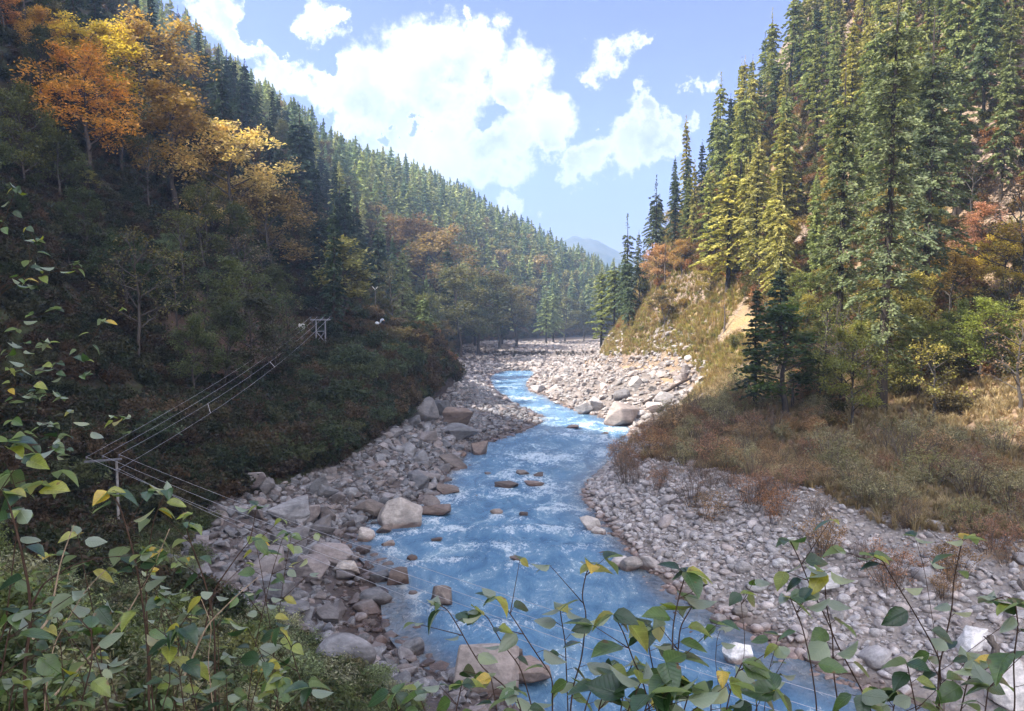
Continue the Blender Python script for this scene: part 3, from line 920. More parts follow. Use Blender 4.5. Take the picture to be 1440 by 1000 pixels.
def rock_angular(seed, mat, n=15, sub=2, dims=(1, 0.8, 0.62), rough=0.05):
    r = np.random.default_rng(seed)
    bm = bmesh.new()
    p = r.normal(0, 1, (n, 3))
    p = p / np.max(np.abs(p), axis=1)[:, None] ** 0.75
    p = p * r.uniform(0.75, 1.0, (n, 1))
    p = p / np.max(np.abs(p), axis=0) * 0.5
    for q in p * np.array(dims):
        bm.verts.new(q)
    g = bmesh.ops.convex_hull(bm, input=bm.verts)
    bmesh.ops.delete(bm, geom=[v for v in bm.verts if not v.link_faces], context='VERTS')
    bmesh.ops.bevel(bm, geom=list(bm.edges), offset=0.022, segments=1, affect='EDGES', clamp_overlap=True)
    bmesh.ops.triangulate(bm, faces=list(bm.faces))
    for _ in range(sub):
        bmesh.ops.subdivide_edges(bm, edges=[e for e in bm.edges if e.calc_length() > 0.10], cuts=1, use_grid_fill=True)
        bmesh.ops.triangulate(bm, faces=[f for f in bm.faces if len(f.verts) > 3])
    bm.normal_update()
    co = np.array([v.co for v in bm.verts])
    d = fbm(co[:, 0] + co[:, 2] * .7, co[:, 1] - co[:, 2] * .5, .35, seed, 4)
    for v, k in zip(bm.verts, d):
        v.co += v.normal * float(k) * rough
    return bm_mesh('boulder', bm, mat, False)


def rock_round(seed, mat, sub=3, dims=(1, 0.8, 0.55), rough=0.22):
    r = np.random.default_rng(seed)
    bm = bmesh.new()
    bmesh.ops.create_icosphere(bm, subdivisions=sub, radius=0.5)
    co = np.array([v.co for v in bm.verts])
    for _ in range(7):
        nn = unit(r.normal(0, 1, 3))
        dd = r.uniform(0.30, 0.44)
        s = co @ nn - dd
        co -= np.where(s > 0, s * 0.75, 0)[:, None] * nn
    d = fbm(co[:, 0] + co[:, 2] * .6, co[:, 1] - co[:, 2] * .8, .5, seed, 3)
    co *= (1 + d * rough)[:, None]
    for v, k in zip(bm.verts, co):
        v.co = Vector(k * np.array(dims))
    return bm_mesh('cobble', bm, mat, True)


def scatter(name, label, srcs, pts, rot, scl, idx):
    """stuff: points carrying the shapes in srcs = [(mesh, colour), ...]"""
    coll = bpy.data.collections.new(name + '_shapes')
    for i, (me, c) in enumerate(srcs):
        o = bpy.data.objects.new('%s_shape_%02d' % (name, i), me)
        if c is not None:
            o.color = (*c, 1)
        coll.objects.link(o)
    me = bpy.data.meshes.new(name)
    me.vertices.add(len(pts))
    me.vertices.foreach_set('co', np.asarray(pts, np.float32).ravel())
    for nm, typ, arr, key in (('rot', 'FLOAT_VECTOR', rot, 'vector'), ('scl', 'FLOAT_VECTOR', scl, 'vector'), ('idx', 'INT', idx, 'value')):
        a = me.attributes.new(nm, typ, 'POINT')
        a.data.foreach_set(key, np.asarray(arr, np.int32 if typ == 'INT' else np.float32).ravel())
    if srcs[0][1] is not None:
        cs_ = np.array([c for _, c in srcs])[np.asarray(idx)]
        rc = np.random.default_rng(len(pts)).uniform(.75, 1.25, (len(pts), 1))
        a = me.attributes.new('tint', 'FLOAT_COLOR', 'POINT')
        a.data.foreach_set('color', np.column_stack([cs_ * rc, np.ones(len(pts))]).astype(np.float32).ravel())
    ng = bpy.data.node_groups.new(name + '_scatter', 'GeometryNodeTree')
    ng.interface.new_socket('Geometry', in_out='INPUT', socket_type='NodeSocketGeometry')
    ng.interface.new_socket('Geometry', in_out='OUTPUT', socket_type='NodeSocketGeometry')
    N, Lk = ng.nodes, ng.links
    gi, go = N.new('NodeGroupInput'), N.new('NodeGroupOutput')
    ci = N.new('GeometryNodeCollectionInfo')
    ci.inputs['Collection'].default_value = coll
    ci.inputs['Separate Children'].default_value = True
    ci.inputs['Reset Children'].default_value = True
    ip = N.new('GeometryNodeInstanceOnPoints')
    Lk.new(gi.outputs[0], ip.inputs['Points'])
    Lk.new(ci.outputs[0], ip.inputs['Instance'])
    ip.inputs['Pick Instance'].default_value = True
    for nm, typ, sock in (('rot', 'FLOAT_VECTOR', 'Rotation'), ('scl', 'FLOAT_VECTOR', 'Scale'), ('idx', 'INT', 'Instance Index')):
        na_ = N.new('GeometryNodeInputNamedAttribute')
        na_.data_type = typ
        na_.inputs['Name'].default_value = nm
        if nm == 'rot':
            er = N.new('FunctionNodeEulerToRotation')
            Lk.new(na_.outputs[0], er.inputs[0])
            Lk.new(er.outputs[0], ip.inputs[sock])
        else:
            Lk.new(na_.outputs[0], ip.inputs[sock])
    Lk.new(ip.outputs[0], go.inputs[0])
    o = link(name, me)
    o.color = (0, 0, 0, 1)
    md = o.modifiers.new('scatter', 'NODES')
    md.node_group = ng
    tag(o, label, None, None, 'stuff')
    return o


def sample_ground(n, s0, s1, y0, y1, ypow=1.0, seed=0):
    """random points between two lines of the profile"""
    r = np.random.default_rng(seed)
    y = y0 + (y1 - y0) * r.uniform(0, 1, n) ** ypow
    s = r.uniform(s0, s1, n)
    X, Z = prof(y)
    k = np.clip(s.astype(int), 0, K - 2)
    f = s - k
    x = np.take_along_axis(X, k[:, None], 1)[:, 0] * (1 - f) + np.take_along_axis(X, (k + 1)[:, None], 1)[:, 0] * f
    return x, y, G(x, y), s


def in_frame(x, y, z, m=60):
    px, py, d = proj(np.stack([x, y, z], -1))
    return (px > -m) & (px < 1440 + m) & (py > -m * 2) & (py < 1000 + m) & (d > 0)


# ------------------------------------------------------------------ stones
r = np.random.default_rng(11)
ANG = [rock_angular(100 + i, M_ROCKL, n=int(r.integers(11, 18)), dims=(1, r.uniform(.6, .9), r.uniform(.42, .72))) for i in range(9)]
RND = [rock_round(200 + i, M_ROCKR, 3, (1, r.uniform(.65, .9), r.uniform(.42, .7))) for i in range(8)]
ANGR = [rock_angular(300 + i, M_ROCKF, n=int(r.integers(12, 18)), dims=(1, r.uniform(.6, .9), r.uniform(.45, .72))) for i in range(5)]
SM_A = [rock_angular(400 + i, M_ROCKL, n=11, sub=0, dims=(1, r.uniform(.6, .9), r.uniform(.45, .72)), rough=0.02) for i in range(6)]
SM_R = [rock_round(500 + i, M_ROCKR, 2, (1, r.uniform(.65, .9), r.uniform(.45, .7))) for i in range(6)]
SM_AF = [rock_angular(640 + i, M_ROCKF, n=11, sub=0, dims=(1, r.uniform(.6, .9), r.uniform(.45, .72)), rough=0.02) for i in range(5)] + [rock_round(650 + i, M_ROCKF, 2, (1, .8, .6)) for i in range(3)]
SM_AR = [rock_angular(600 + i, M_ROCKR, n=11, sub=0, dims=(1, r.uniform(.6, .9), r.uniform(.45, .72)), rough=0.02) for i in range(4)]

RND_S = [rock_round(520 + i, M_ROCKL, 2, (1, r.uniform(.65, .9), r.uniform(.45, .7))) for i in range(2)]


def stone_field(name, label, srcs, n, s0, s1, y0, y1, size, spread, ypow, seed, keep=None):
    x, y, z, s = sample_ground(n, s0, s1, y0, y1, ypow, seed)
    rr = np.random.default_rng(seed + 1)
    m = in_frame(x, y, z, 40) & (z > -0.35)
    if keep is not None:
        m &= keep(x, y, z, s)
    x, y, z = x[m], y[m], z[m]
    n = len(x)
    sz = size * np.exp(rr.normal(0, spread, n))
    sz = np.minimum(sz, size * 3.2)
    rot = np.column_stack([rr.normal(0, .22, n), rr.normal(0, .22, n), rr.uniform(0, 6.28, n)])
    scl = sz[:, None] * rr.uniform(0.8, 1.2, (n, 3))
    return scatter(name, label, [(m_, None) for m_ in srcs], np.column_stack([x, y, z + sz * 0.10]), rot, scl, rr.integers(0, len(srcs), n))


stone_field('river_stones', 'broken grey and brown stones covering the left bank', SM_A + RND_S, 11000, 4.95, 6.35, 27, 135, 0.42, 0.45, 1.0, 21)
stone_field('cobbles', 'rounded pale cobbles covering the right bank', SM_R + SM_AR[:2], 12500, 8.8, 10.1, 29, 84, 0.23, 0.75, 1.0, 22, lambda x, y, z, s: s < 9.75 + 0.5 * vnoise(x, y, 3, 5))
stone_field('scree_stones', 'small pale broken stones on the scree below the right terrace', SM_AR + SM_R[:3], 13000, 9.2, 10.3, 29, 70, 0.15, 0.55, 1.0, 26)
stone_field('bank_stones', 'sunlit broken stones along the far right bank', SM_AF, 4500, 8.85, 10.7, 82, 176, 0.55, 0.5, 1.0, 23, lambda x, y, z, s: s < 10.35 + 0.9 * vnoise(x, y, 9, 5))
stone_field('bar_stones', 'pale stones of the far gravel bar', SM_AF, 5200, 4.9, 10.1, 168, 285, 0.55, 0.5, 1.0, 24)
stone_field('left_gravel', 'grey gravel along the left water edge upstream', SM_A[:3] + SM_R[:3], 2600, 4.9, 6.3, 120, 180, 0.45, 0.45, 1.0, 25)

n_b = 0


def boulder(px, py, wpx, hpx, label, mats=None, kind='a', seed=None, tilt=0.12, group=None, rotz=None, depth=0.8, sink=0.22):
    """a boulder whose foot shows at (px, py) in the photograph, wpx wide and hpx tall there"""
    global n_b
    h = hit(px, py)
    if h is None:
        return None
    n_b += 1
    rr = np.random.default_rng(1000 + n_b if seed is None else seed)
    d = h[1]
    w, hh = wpx * d / F, hpx * d / F
    m_ = mats or M_ROCKL
    nm = {'a': lambda: rock_angular(2000 + n_b, m_, n=int(rr.integers(13, 24)), sub=3, dims=(1, 1, 1), rough=0.045), 'r': lambda: rock_round(2000 + n_b, m_, 4, (1, 1, 1), 0.25)}[kind]()
    nm.name = 'boulder'
    o = link('boulder', nm)
    o.scale = (w * 1.06, w * depth, hh * (1 + sink))
    o.rotation_euler = (rr.normal(0, tilt * .5), rr.normal(0, tilt), rr.uniform(-.35, .35) if rotz is None else rotz)
    o.location = (h[0], h[1] + w * depth * 0.35, max(h[2], 0) - hh * sink + hh * (1 + sink) * 0.48)
    tag(o, label, 'boulder', group or 'boulders that stand out along the river')
    return o


BL = [
    (560, 744, 68, 44, 'big tan boulder splitting the current at the left edge', M_ROCKT, 'a'),
    (515, 728, 46, 22, 'reddish brown boulder just upstream of the small left inlet', M_ROCKB, 'a'),
    (612, 728, 44, 18, 'dark wedge boulder in the water beside the big tan one', M_ROCKB, 'a'),
    (606, 716, 26, 20, 'grey block standing right behind the big tan boulder', M_ROCKL, 'a'),
    (538, 753, 26, 16, 'dark wet boulder at the foot of the big tan boulder', M_ROCKB, 'a'),
    (508, 764, 36, 20, 'pinkish smooth boulder below the small left inlet', M_ROCKT, 'a'),
    (618, 855, 32, 30, 'brown cube like boulder alone in the water near the wires', M_ROCKB, 'a'),
    (680, 982, 112, 70, 'huge pale boulder behind the saplings at the bottom', M_ROCKR, 'a'),
    (745, 968, 66, 40, 'dark overhanging end block beside the huge pale boulder', M_ROCKB, 'a'),
    (718, 934, 38, 20, 'rusty boulder in the water above the huge pale boulder', M_ROCKB, 'a'),
    (595, 594, 42, 34, 'tilted pale slab jutting from the bushes below the mound', M_ROCKL, 'a'),
    (618, 585, 34, 24, 'upper pale slab of the outcrop below the mound', M_ROCKL, 'a'),
    (645, 606, 44, 34, 'rust faced boulder of the outcrop below the mound', M_ROCKB, 'a'),
    (645, 622, 56, 24, 'long dark slab at the foot of the outcrop', M_ROCKL, 'a'),
    (672, 640, 30, 22, 'brown boulder where the outcrop meets the river', M_ROCKB, 'a'),
    (636, 662, 42, 18, 'reddish flat boulder at the water under the outcrop', M_ROCKB, 'a'),
    (345, 692, 56, 26, 'flat topped lilac slab by the edge of the left bushes', M_ROCKL, 'a'),
    (375, 697, 24, 26, 'upright grey block next to the flat topped slab', M_ROCKL, 'a'),
    (448, 700, 34, 28, 'leaning grey block high on the left rock field', M_ROCKL, 'a'),
    (405, 738, 62, 36, 'long sloping grey slab in the middle of the left rock field', M_ROCKL, 'a'),
    (456, 736, 40, 26, 'dark cracked boulder above the small left inlet', M_ROCKL, 'a'),
    (450, 756, 36, 16, 'low flat block at the tip of the small left inlet', M_ROCKL, 'a'),
    (400, 776, 58, 32, 'broad grey boulder under the wires on the left bank', M_ROCKL, 'a'),
    (462, 800, 66, 32, 'long boulder lying under the wires near the river', M_ROCKL, 'a'),
    (487, 812, 36, 24, 'red and white boulder at the end of the long one', M_ROCKT, 'a'),
    (383, 850, 46, 38, 'dark square boulder with undercut face on the left bank', M_ROCKL, 'a'),
    (435, 822, 62, 38, 'sloping grey boulder with ridge in the lower rock field', M_ROCKL, 'a'),
    (408, 872, 56, 22, 'flat slab in front of the dark square boulder', M_ROCKL, 'a'),
    (460, 880, 42, 28, 'blocky grey boulder beside the flat slab', M_ROCKL, 'a'),
    (525, 852, 42, 22, 'log shaped smooth grey boulder pointing at the river', M_ROCKL, 'r'),
    (560, 823, 32, 22, 'dark wet block at the water edge under the wires', M_ROCKB, 'a'),
    (485, 948, 90, 46, 'wide pale boulder low on the left bank above the saplings', M_ROCKL, 'r'),
    (580, 925, 36, 28, 'rounded grey boulder above the huge pale boulder', M_ROCKL, 'r'),
    (630, 695, 34, 12, 'low dark rock in the river off the left bank', M_ROCKB, 'a'),
    (878, 600, 58, 35, 'largest grey boulder at the river bend, dark underneath', M_ROCKF, 'a'),
    (822, 583, 26, 20, 'pale pointed boulder at the bend left of the largest', M_ROCKR, 'a'),
    (842, 580, 26, 22, 'grey sunlit block at the bend beside the largest boulder', M_ROCKR, 'a'),
    (874, 563, 22, 17, 'dark round boulder above the largest one at the bend', M_ROCKL, 'r'),
    (922, 584, 30, 20, 'pale boulder right of the largest one at the bend', M_ROCKR, 'a'),
    (906, 603, 24, 10, 'flat rock at the water right of the largest boulder', M_ROCKT, 'a'),
    (935, 570, 30, 20, 'pale block below the fallen log at the bend', M_ROCKR, 'a'),
    (895, 548, 24, 18, 'white sunlit boulder under the grass slope at the bend', M_ROCKW, 'a'),
    (968, 530, 18, 16, 'dark block on the slope above the fallen log', M_ROCKL, 'a'),
    (960, 538, 20, 14, 'grey block left of the top of the fallen log', M_ROCKL, 'a'),
    (784, 540, 16, 9, 'pale boulder standing out where the far gravel meets the river', M_ROCKR, 'a'),
    (757, 553, 24, 11, 'long pale boulder at the sunlit tip of the far right bank', M_ROCKR, 'a'),
    (830, 748, 32, 20, 'brown boulder at the right water edge by the rapids', M_ROCKT, 'a'),
    (843, 755, 22, 12, 'small orange rock at the right water edge by the rapids', M_ROCKT, 'a'),
    (888, 806, 34, 20, 'smooth pinkish boulder on the right water edge', M_ROCKT, 'r'),
    (872, 799, 30, 17, 'pale smooth boulder behind the pinkish one', M_ROCKR, 'r'),
    (918, 806, 40, 24, 'grey tilted slab beside the smooth pinkish boulder', M_ROCKR, 'a'),
    (1160, 836, 78, 34, 'long white slab lying on the right gravel slope', M_ROCKW, 'a'),
    (1040, 938, 44, 34, 'white quartz boulder standing in the grey shallows', M_ROCKW, 'a'),
    (1168, 772, 20, 20, 'small white block high on the right gravel', M_ROCKW, 'a'),
    (1180, 874, 24, 24, 'white upright block in the middle of the right cobbles', M_ROCKW, 'a'),
    (1378, 922, 50, 34, 'pale flat boulder at the right edge of the cobbles', M_ROCKW, 'a'),
    (1425, 1000, 56, 64, 'big white boulder in the bottom corner of the gravel', M_ROCKW, 'a'),
    (1098, 802, 22, 14, 'cream boulder in the right gravel above the long slab', M_ROCKW, 'r'),
    (1048, 808, 26, 17, 'grey rounded boulder in the right gravel under the scree', M_ROCKR, 'r'),
    (1115, 768, 16, 12, 'yellowish round stone on the right scree', M_ROCKW, 'r'),
    (1068, 832, 30, 13, 'pale flat stone among the right cobbles', M_ROCKW, 'r'),
    (1042, 872, 26, 16, 'pinkish oval stone near the right water edge', M_ROCKT, 'r'),
    (1270, 950, 40, 26, 'greyish boulder among the right saplings', M_ROCKR, 'r'),
    (1012, 880, 26, 14, 'pale cobble at the water near the grey shallows', M_ROCKR, 'r'),
    (735, 670, 20, 8, 'brown rock topping the midstream cluster', M_ROCKB, 'a'),
    (712, 688, 32, 10, 'flat dark rock at the front of the midstream cluster', M_ROCKB, 'a'),
    (752, 686, 30, 9, 'wet slab at the right of the midstream cluster', M_ROCKB, 'a'),
    (757, 671, 14, 6, 'tiny rock at the back of the midstream cluster', M_ROCKB, 'a'),
    (698, 724, 18, 8, 'small tan rock in the rapids below the cluster', M_ROCKT, 'a'),
    (735, 728, 14, 7, 'small rounded rock in the rapids farther right', M_ROCKB, 'a'),
    (726, 790, 22, 7, 'awash tan rock in midstream below the rapids', M_ROCKT, 'a'),
    (614, 763, 16, 7, 'dark little rock in the river off the big tan boulder', M_ROCKB, 'a'),
    (580, 790, 18, 8, 'brown flat rock in the river near the left edge', M_ROCKB, 'a'),
    (544, 770, 20, 10, 'orange brown rock at the left edge below the big tan boulder', M_ROCKT, 'a'),
    (805, 604, 18, 6, 'dark rock at the tip of the left stone spit', M_ROCKB, 'a'),
    (850, 612, 12, 4, 'dark rock in the current below the bend', M_ROCKB, 'a'),
]
for (px, py, w, h, lb, m_, kd) in BL:
    boulder(px, py, w, h, lb, m_, kd)


def many_boulders(n, s0, s1, y0, y1, srcs, lo, hi_, label, group, seed, keep=None):
    x, y, z, s = sample_ground(n * 6, s0, s1, y0, y1, 1.0, seed)
    rr = np.random.default_rng(seed)
    if s0 > 6.1 and s1 < 9:
        z = np.maximum(z, -0.12)
    ok = in_frame(x, y, z, 10) & (z > -0.25)
    if keep is not None:
        ok &= keep(x, y, z, s)
    done = 0
    for i in np.nonzero(ok)[0]:
        if done >= n:
            break
        sz = lo * (hi_ / lo) ** (rr.uniform() ** 1.8)
        o = link('boulder', srcs[int(rr.integers(len(srcs)))])
        o.scale = (sz * rr.uniform(.85, 1.2), sz * rr.uniform(.85, 1.2), sz * rr.uniform(.85, 1.15))
        o.rotation_euler = (rr.normal(0, .25), rr.normal(0, .25), rr.uniform(0, 6.28))
        o.location = (x[i], y[i], z[i] + sz * 0.13)
        tag(o, label, 'boulder', group)
        done += 1


ANG_R2 = [rock_angular(720 + i, M_ROCKR, dims=(1, .8, .6)) for i in range(3)]
ANG_B = [rock_angular(700 + i, M_ROCKB, dims=(1, .8, .55)) for i in range(3)]
many_boulders(120, 5.03, 6.1, 33, 80, ANG, 0.7, 2.6, 'grey broken boulder lying in the rock field of the left bank', 'boulders of the left rock field', 41)
many_boulders(22, 5.9, 6.25, 33, 95, ANG_B, 0.5, 1.3, 'wet brown boulder along the left edge of the water', 'wet boulders along the left water edge', 42)
many_boulders(26, 5.0, 6.2, 80, 120, ANG, 0.6, 1.5, 'grey boulder on the stone spit below the mound', 'boulders of the stone spit', 43)
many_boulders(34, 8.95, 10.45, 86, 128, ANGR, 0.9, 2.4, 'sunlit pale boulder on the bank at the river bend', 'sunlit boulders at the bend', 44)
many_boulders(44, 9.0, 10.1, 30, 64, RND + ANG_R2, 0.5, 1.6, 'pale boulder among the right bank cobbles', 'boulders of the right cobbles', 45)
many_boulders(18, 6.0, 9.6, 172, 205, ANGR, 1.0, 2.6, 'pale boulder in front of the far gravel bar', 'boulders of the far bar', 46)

# ------------------------------------------------------------------ conifers
CN = [conifer(1, 16, 2.7, .10, 122, 66, .20), conifer(2, 16, 3.1, .16, 112, 66, .205, .34), conifer(3, 16, 2.4, .06, 124, 60, .19, .2),
      conifer(4, 16, 3.4, .2, 104, 74, .21, .36, .7), conifer(5, 16, 2.8, .12, 114, 62, .20, .14), conifer(15, 16, 3.0, .22, 86, 64, .20, .42, .6), conifer(16, 16, 2.2, .08, 128, 54, .19, .3, 1.0)]
CSPARSE = [conifer(6, 16, 2.6, .24, 64, 24, .25, .3, .75), conifer(7, 16, 2.2, .3, 58, 22, .25, .26, .7)]
CBIG = [conifer(8, 20, 2.9, .16, 210, 92, .115, .28, .5), conifer(9, 20, 2.4, .24, 190, 84, .115, .24, .55)]
CDENSE = [conifer(10, 8, 1.5, .02, 120, 44, .17, .05, .6, False), conifer(12, 10, 2.4, .08, 105, 40, .2, .12, .75)]
FARC = [far_conifer(20 + i, 16, R) for i, R in enumerate((2.5, 2.9, 2.2, 3.2, 2.7, 2.4))]
NEEDLE_COLS = [(0.055, 0.085, 0.035), (0.045, 0.075, 0.040), (0.075, 0.10, 0.040), (0.040, 0.070, 0.045), (0.09, 0.11, 0.042)]
trees_at = []


def clear_of(x, y, dmin):
    for (a, b) in trees_at:
        if (a - x) ** 2 + (b - y) ** 2 < dmin * dmin:
            return False
    return True


def wire_clear(x, y, z, H):
    """False where a plant of height H would hide the power lines above the left bank"""
    px, py, _ = proj(np.array([x, y, z + H]))
    if not (95 < px < 470):
        return True
    f = (min(max(px, 145), 451) - 145) / 306.0
    yw = 1 / ((1 - f) / 42.0 + f / 92.0)
    pyw = 650 + (452 - 650) * f + 50 * f * (1 - f)
    return not (y < yw + 2 and py < pyw + 28)


def hero_conifer(px, ptop, Y, src, label, color, group='conifers that stand out', hbase=16.0, pbase=None, lean=(0, 0), fat=1.0):
    if pbase is not None:
        h = hit(px, pbase)
        x, Y, z = h
    else:
        x = W(px, 425, Y)[0]
        z = g1(x, Y)
    top = W(px, ptop, Y)[2]
    H = max(3.0, top - z)
    k = H / hbase
    copy_thing([('trunk', src[0], None), ('crown', src[1], None)], 'conifer_tree', (x, Y, z), random.Random(px).uniform(0, 6), (k * fat, k * fat, k), label, 'conifer', group, color, lean)
    trees_at.append((x, Y))


random.seed(3)
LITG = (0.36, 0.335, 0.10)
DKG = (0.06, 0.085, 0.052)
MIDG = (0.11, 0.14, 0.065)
HC = [
    # right side
    (1240, -60, None, CBIG[0], 'giant deodar with dark trunk standing on the brown bank', (0.13, 0.16, 0.085), 20, 582, .82),
    (1300, -10, 66, CBIG[1], 'tall dark deodar behind the yellow maples', (0.11, 0.145, 0.08), 20, None, .9),
    (1180, 60, 72, CBIG[1], 'tall open deodar left of the giant one', (0.15, 0.18, 0.08), 20, None, .85),
    (1060, 398, None, CN[2], 'slim dark young conifer at the edge of the bushy terrace', DKG, 16, 578, 1.15),
    (1098, 372, 78, CDENSE[1], 'dark bushy conifer behind the slim young one', (0.035, 0.058, 0.036), 10, None, 1.0),
    (1122, 272, 108, CDENSE[0], 'compact dark egg shaped evergreen on the slope', (0.020, 0.040, 0.028), 8, None, 1.25),
    (1022, 218, None, CN[1], 'bright green layered deodar in full sun on the slope', LITG, 16, 416, 1.35),
    (1000, 236, 128, CN[0], 'second sunlit deodar just behind the bright layered one', LITG, 16, None, 1.1),
    (1047, 230, 118, CN[3], 'sunlit deodar right of the bright layered one', LITG, 16, None, 1.0),
    (882, 300, 158, CSPARSE[1], 'thin spire conifer alone against the pale mountain', MIDG, 16, None, .95),
    (922, 246, 150, CSPARSE[0], 'sparse tall conifer with bare lower trunk on the skyline', (0.045, 0.065, 0.04), 16, None, .9),
    (905, 345, 156, CN[4], 'short conifer below the sparse skyline one', MIDG, 16, None, 1.0),
    (948, 236, 146, CN[1], 'dark skyline conifer right of the sparse one', DKG, 16, None, .9),
    (965, 212, 142, CN[4], 'dark leaning top conifer of the skyline clump', DKG, 16, None, .8),
    (984, 196, 140, CN[0], 'dense dark conifer of the skyline clump', DKG, 16, None, .9),
    (846, 372, 172, CN[4], 'green conifer at the far foot of the right slope', (0.19, 0.22, 0.075), 16, None, 1.2),
    (864, 362, 168, CN[3], 'leafy green conifer overhanging the far gravel', (0.19, 0.22, 0.075), 16, None, 1.1),
    (1004, 152, 138, CN[3], 'skyline conifer at the left of the upper row', DKG, 16, None, .9),
    (1022, 132, 136, CN[2], 'skyline conifer, second of the upper row', DKG, 16, None, .9),
    (1042, 122, 134, CN[1], 'skyline conifer, third of the upper row', MIDG, 16, None, .9),
    (1062, 100, 133, CN[0], 'skyline conifer, fourth of the upper row', MIDG, 16, None, .9),
    (1084, 74, 132, CN[3], 'tallest full conifer of the upper skyline row', MIDG, 16, None, 1.1),
    (1116, 38, 130, CSPARSE[1], 'thin conifer on the rock knob of the skyline', DKG, 16, None, 1.0),
    (1138, 0, 128, CN[4], 'conifer clump tree above the rock knob', DKG, 16, None, 1.0),
    (1100, 172, 118, CN[2], 'narrow sunlit conifer below the rock knob', LITG, 16, None, 1.0),
    (1165, 180, 98, CN[1], 'sunlit light green conifer in the middle of the slope', LITG, 16, None, 1.1),
    (1145, 240, 104, CN[0], 'light green deodar right of the egg shaped evergreen', LITG, 16, None, 1.0),
    # left side
    (424, 146, 150, CN[3], 'tall dark conifer rising highest at the near left shoulder', (0.030, 0.052, 0.036), 16, None, 1.15),
    (398, 196, 140, CN[1], 'dark conifer close left of the tallest shoulder one', (0.030, 0.050, 0.036), 16, None, 1.1),
    (448, 232, 150, CN[0], 'dark conifer close right of the tallest shoulder one', (0.030, 0.050, 0.036), 16, None, 1.1),
    (352, 82, 165, CN[4], 'ragged half bare conifer against the bright cloud', (0.030, 0.048, 0.034), 16, None, 1.2),
    (326, 70, 165, CN[1], 'dark conifer beside the ragged one on the left skyline', (0.030, 0.052, 0.038), 16, None, 1.1),
    (297, 62, 150, CN[3], 'wide dark conifer left of the ragged one', (0.028, 0.05, 0.036), 16, None, 1.2),
    (246, 44, 140, CN[0], 'dark conifer behind the golden maples', (0.026, 0.046, 0.036), 16, None, 1.2),
    (205, -8, 150, CN[1], 'dark conifer at the top above the golden maples', (0.026, 0.046, 0.036), 16, None, 1.2),
    (262, 8, 210, CSPARSE[0], 'thin pale conifer on the left skyline above the golden maples', (0.06, 0.085, 0.05), 16, None, 1.0),
    (566, 346, 150, CN[0], 'pale green conifer lit above the path', (0.22, 0.26, 0.13), 16, None, 1.1),
    (597, 410, 124, CN[3], 'layered green fir at the right end of the bush mound', (0.14, 0.18, 0.085), 16, None, 1.25),
    (630, 345, 200, CN[2], 'bushy conifer above the olive trees of the far left bank', (0.06, 0.085, 0.05), 16, None, 1.2),
    (668, 362, 235, CN[0], 'light conifer in the hazy wood above the gravel bar', (0.17, 0.21, 0.10), 16, None, 1.2),
    (706, 376, 250, CN[1], 'small pointed conifer above the rust coloured far trees', (0.07, 0.10, 0.055), 16, None, 1.2),
    (768, 406, 268, CN[1], 'left tree of the pale twin conifers at the gravel bar', (0.21, 0.26, 0.125), 16, None, 1.3),
    (778, 402, 272, CN[3], 'right taller tree of the pale twin conifers at the gravel bar', (0.21, 0.26, 0.125), 16, None, 1.2),
    (500, 280, 160, CN[1], 'broad grey green conifer at the edge of the dark shoulder', (0.05, 0.07, 0.045), 16, None, 1.3),
]
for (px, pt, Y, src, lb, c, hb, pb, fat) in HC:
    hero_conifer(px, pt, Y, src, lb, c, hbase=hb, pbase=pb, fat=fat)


SKX = [100, 180, 230, 265, 300, 330, 380, 430, 460, 500, 600, 660, 720, 780, 810, 845, 900]
SKY_ = [-300, -60, -5, 15, 60, 78, 118, 150, 168, 194, 222, 260, 288, 328, 344, 362, 385]


def forest(n, s0, s1, y0, y1, srcs, h0, h1, label, group, cols, dmin, seed, single=False, keep=None, ypow=1.0, name='conifer_tree', cat='conifer', hbase=16.0, look=True, zoff=-0.4, ymaxpx=None):
    x, y, z, s = sample_ground(n * 14, s0, s1, y0, y1, ypow, seed)
    rr = np.random.default_rng(seed)
    res = []
    px, py, dd = proj(np.stack([x, y, z + h1 * .6], -1))
    for i in range(len(x)):
        if len(res) >= n:
            break
        if not (-70 < px[i] < 1510 and py[i] > -170):
            continue
        if keep is not None and not keep(px[i], py[i], x[i], y[i], z[i]):
            continue
        if not clear_of(x[i], y[i], dmin):
            continue
        H = rr.uniform(h0, h1)
        if x[i] < 0 and y[i] > 120:
            tx, ty, td = proj(np.array([x[i], y[i], z[i] + H]))
            lm_ = np.interp(tx, SKX, SKY_) + rr.uniform(-5, 12)
            if ty < lm_:
                H -= (lm_ - ty) * td / F
            if H < .5 * h0:
                continue
        if not wire_clear(x[i], y[i], z[i], H):
            continue
        if look and not visible((x[i], y[i], z[i] + H * 0.85)):
            continue
        trees_at.append((x[i], y[i]))
        res.append((x[i], y[i], z[i] + zoff, H))
        k = H / hbase
        fat = rr.uniform(.75, 1.15) if not single else rr.uniform(.85, 1.2)
        c = cols[int(rr.integers(len(cols)))]
        src = srcs[int(rr.integers(len(srcs)))]
        if single:
            o = link(name, src)
            o.location = res[-1][:3]
            o.rotation_euler = (0, 0, rr.uniform(0, 6.28))
            o.scale = (k * fat, k * fat, k)
            o.color = (*c, 1)
            tag(o, label, cat, group)
        else:
            copy_thing([('trunk', src[0], None), ('crown', src[1], None)], name, res[-1][:3], rr.uniform(0, 6.28), (k * fat, k * fat, k), label, cat, group, c, (rr.normal(0, .02), rr.normal(0, .02)))
    return res


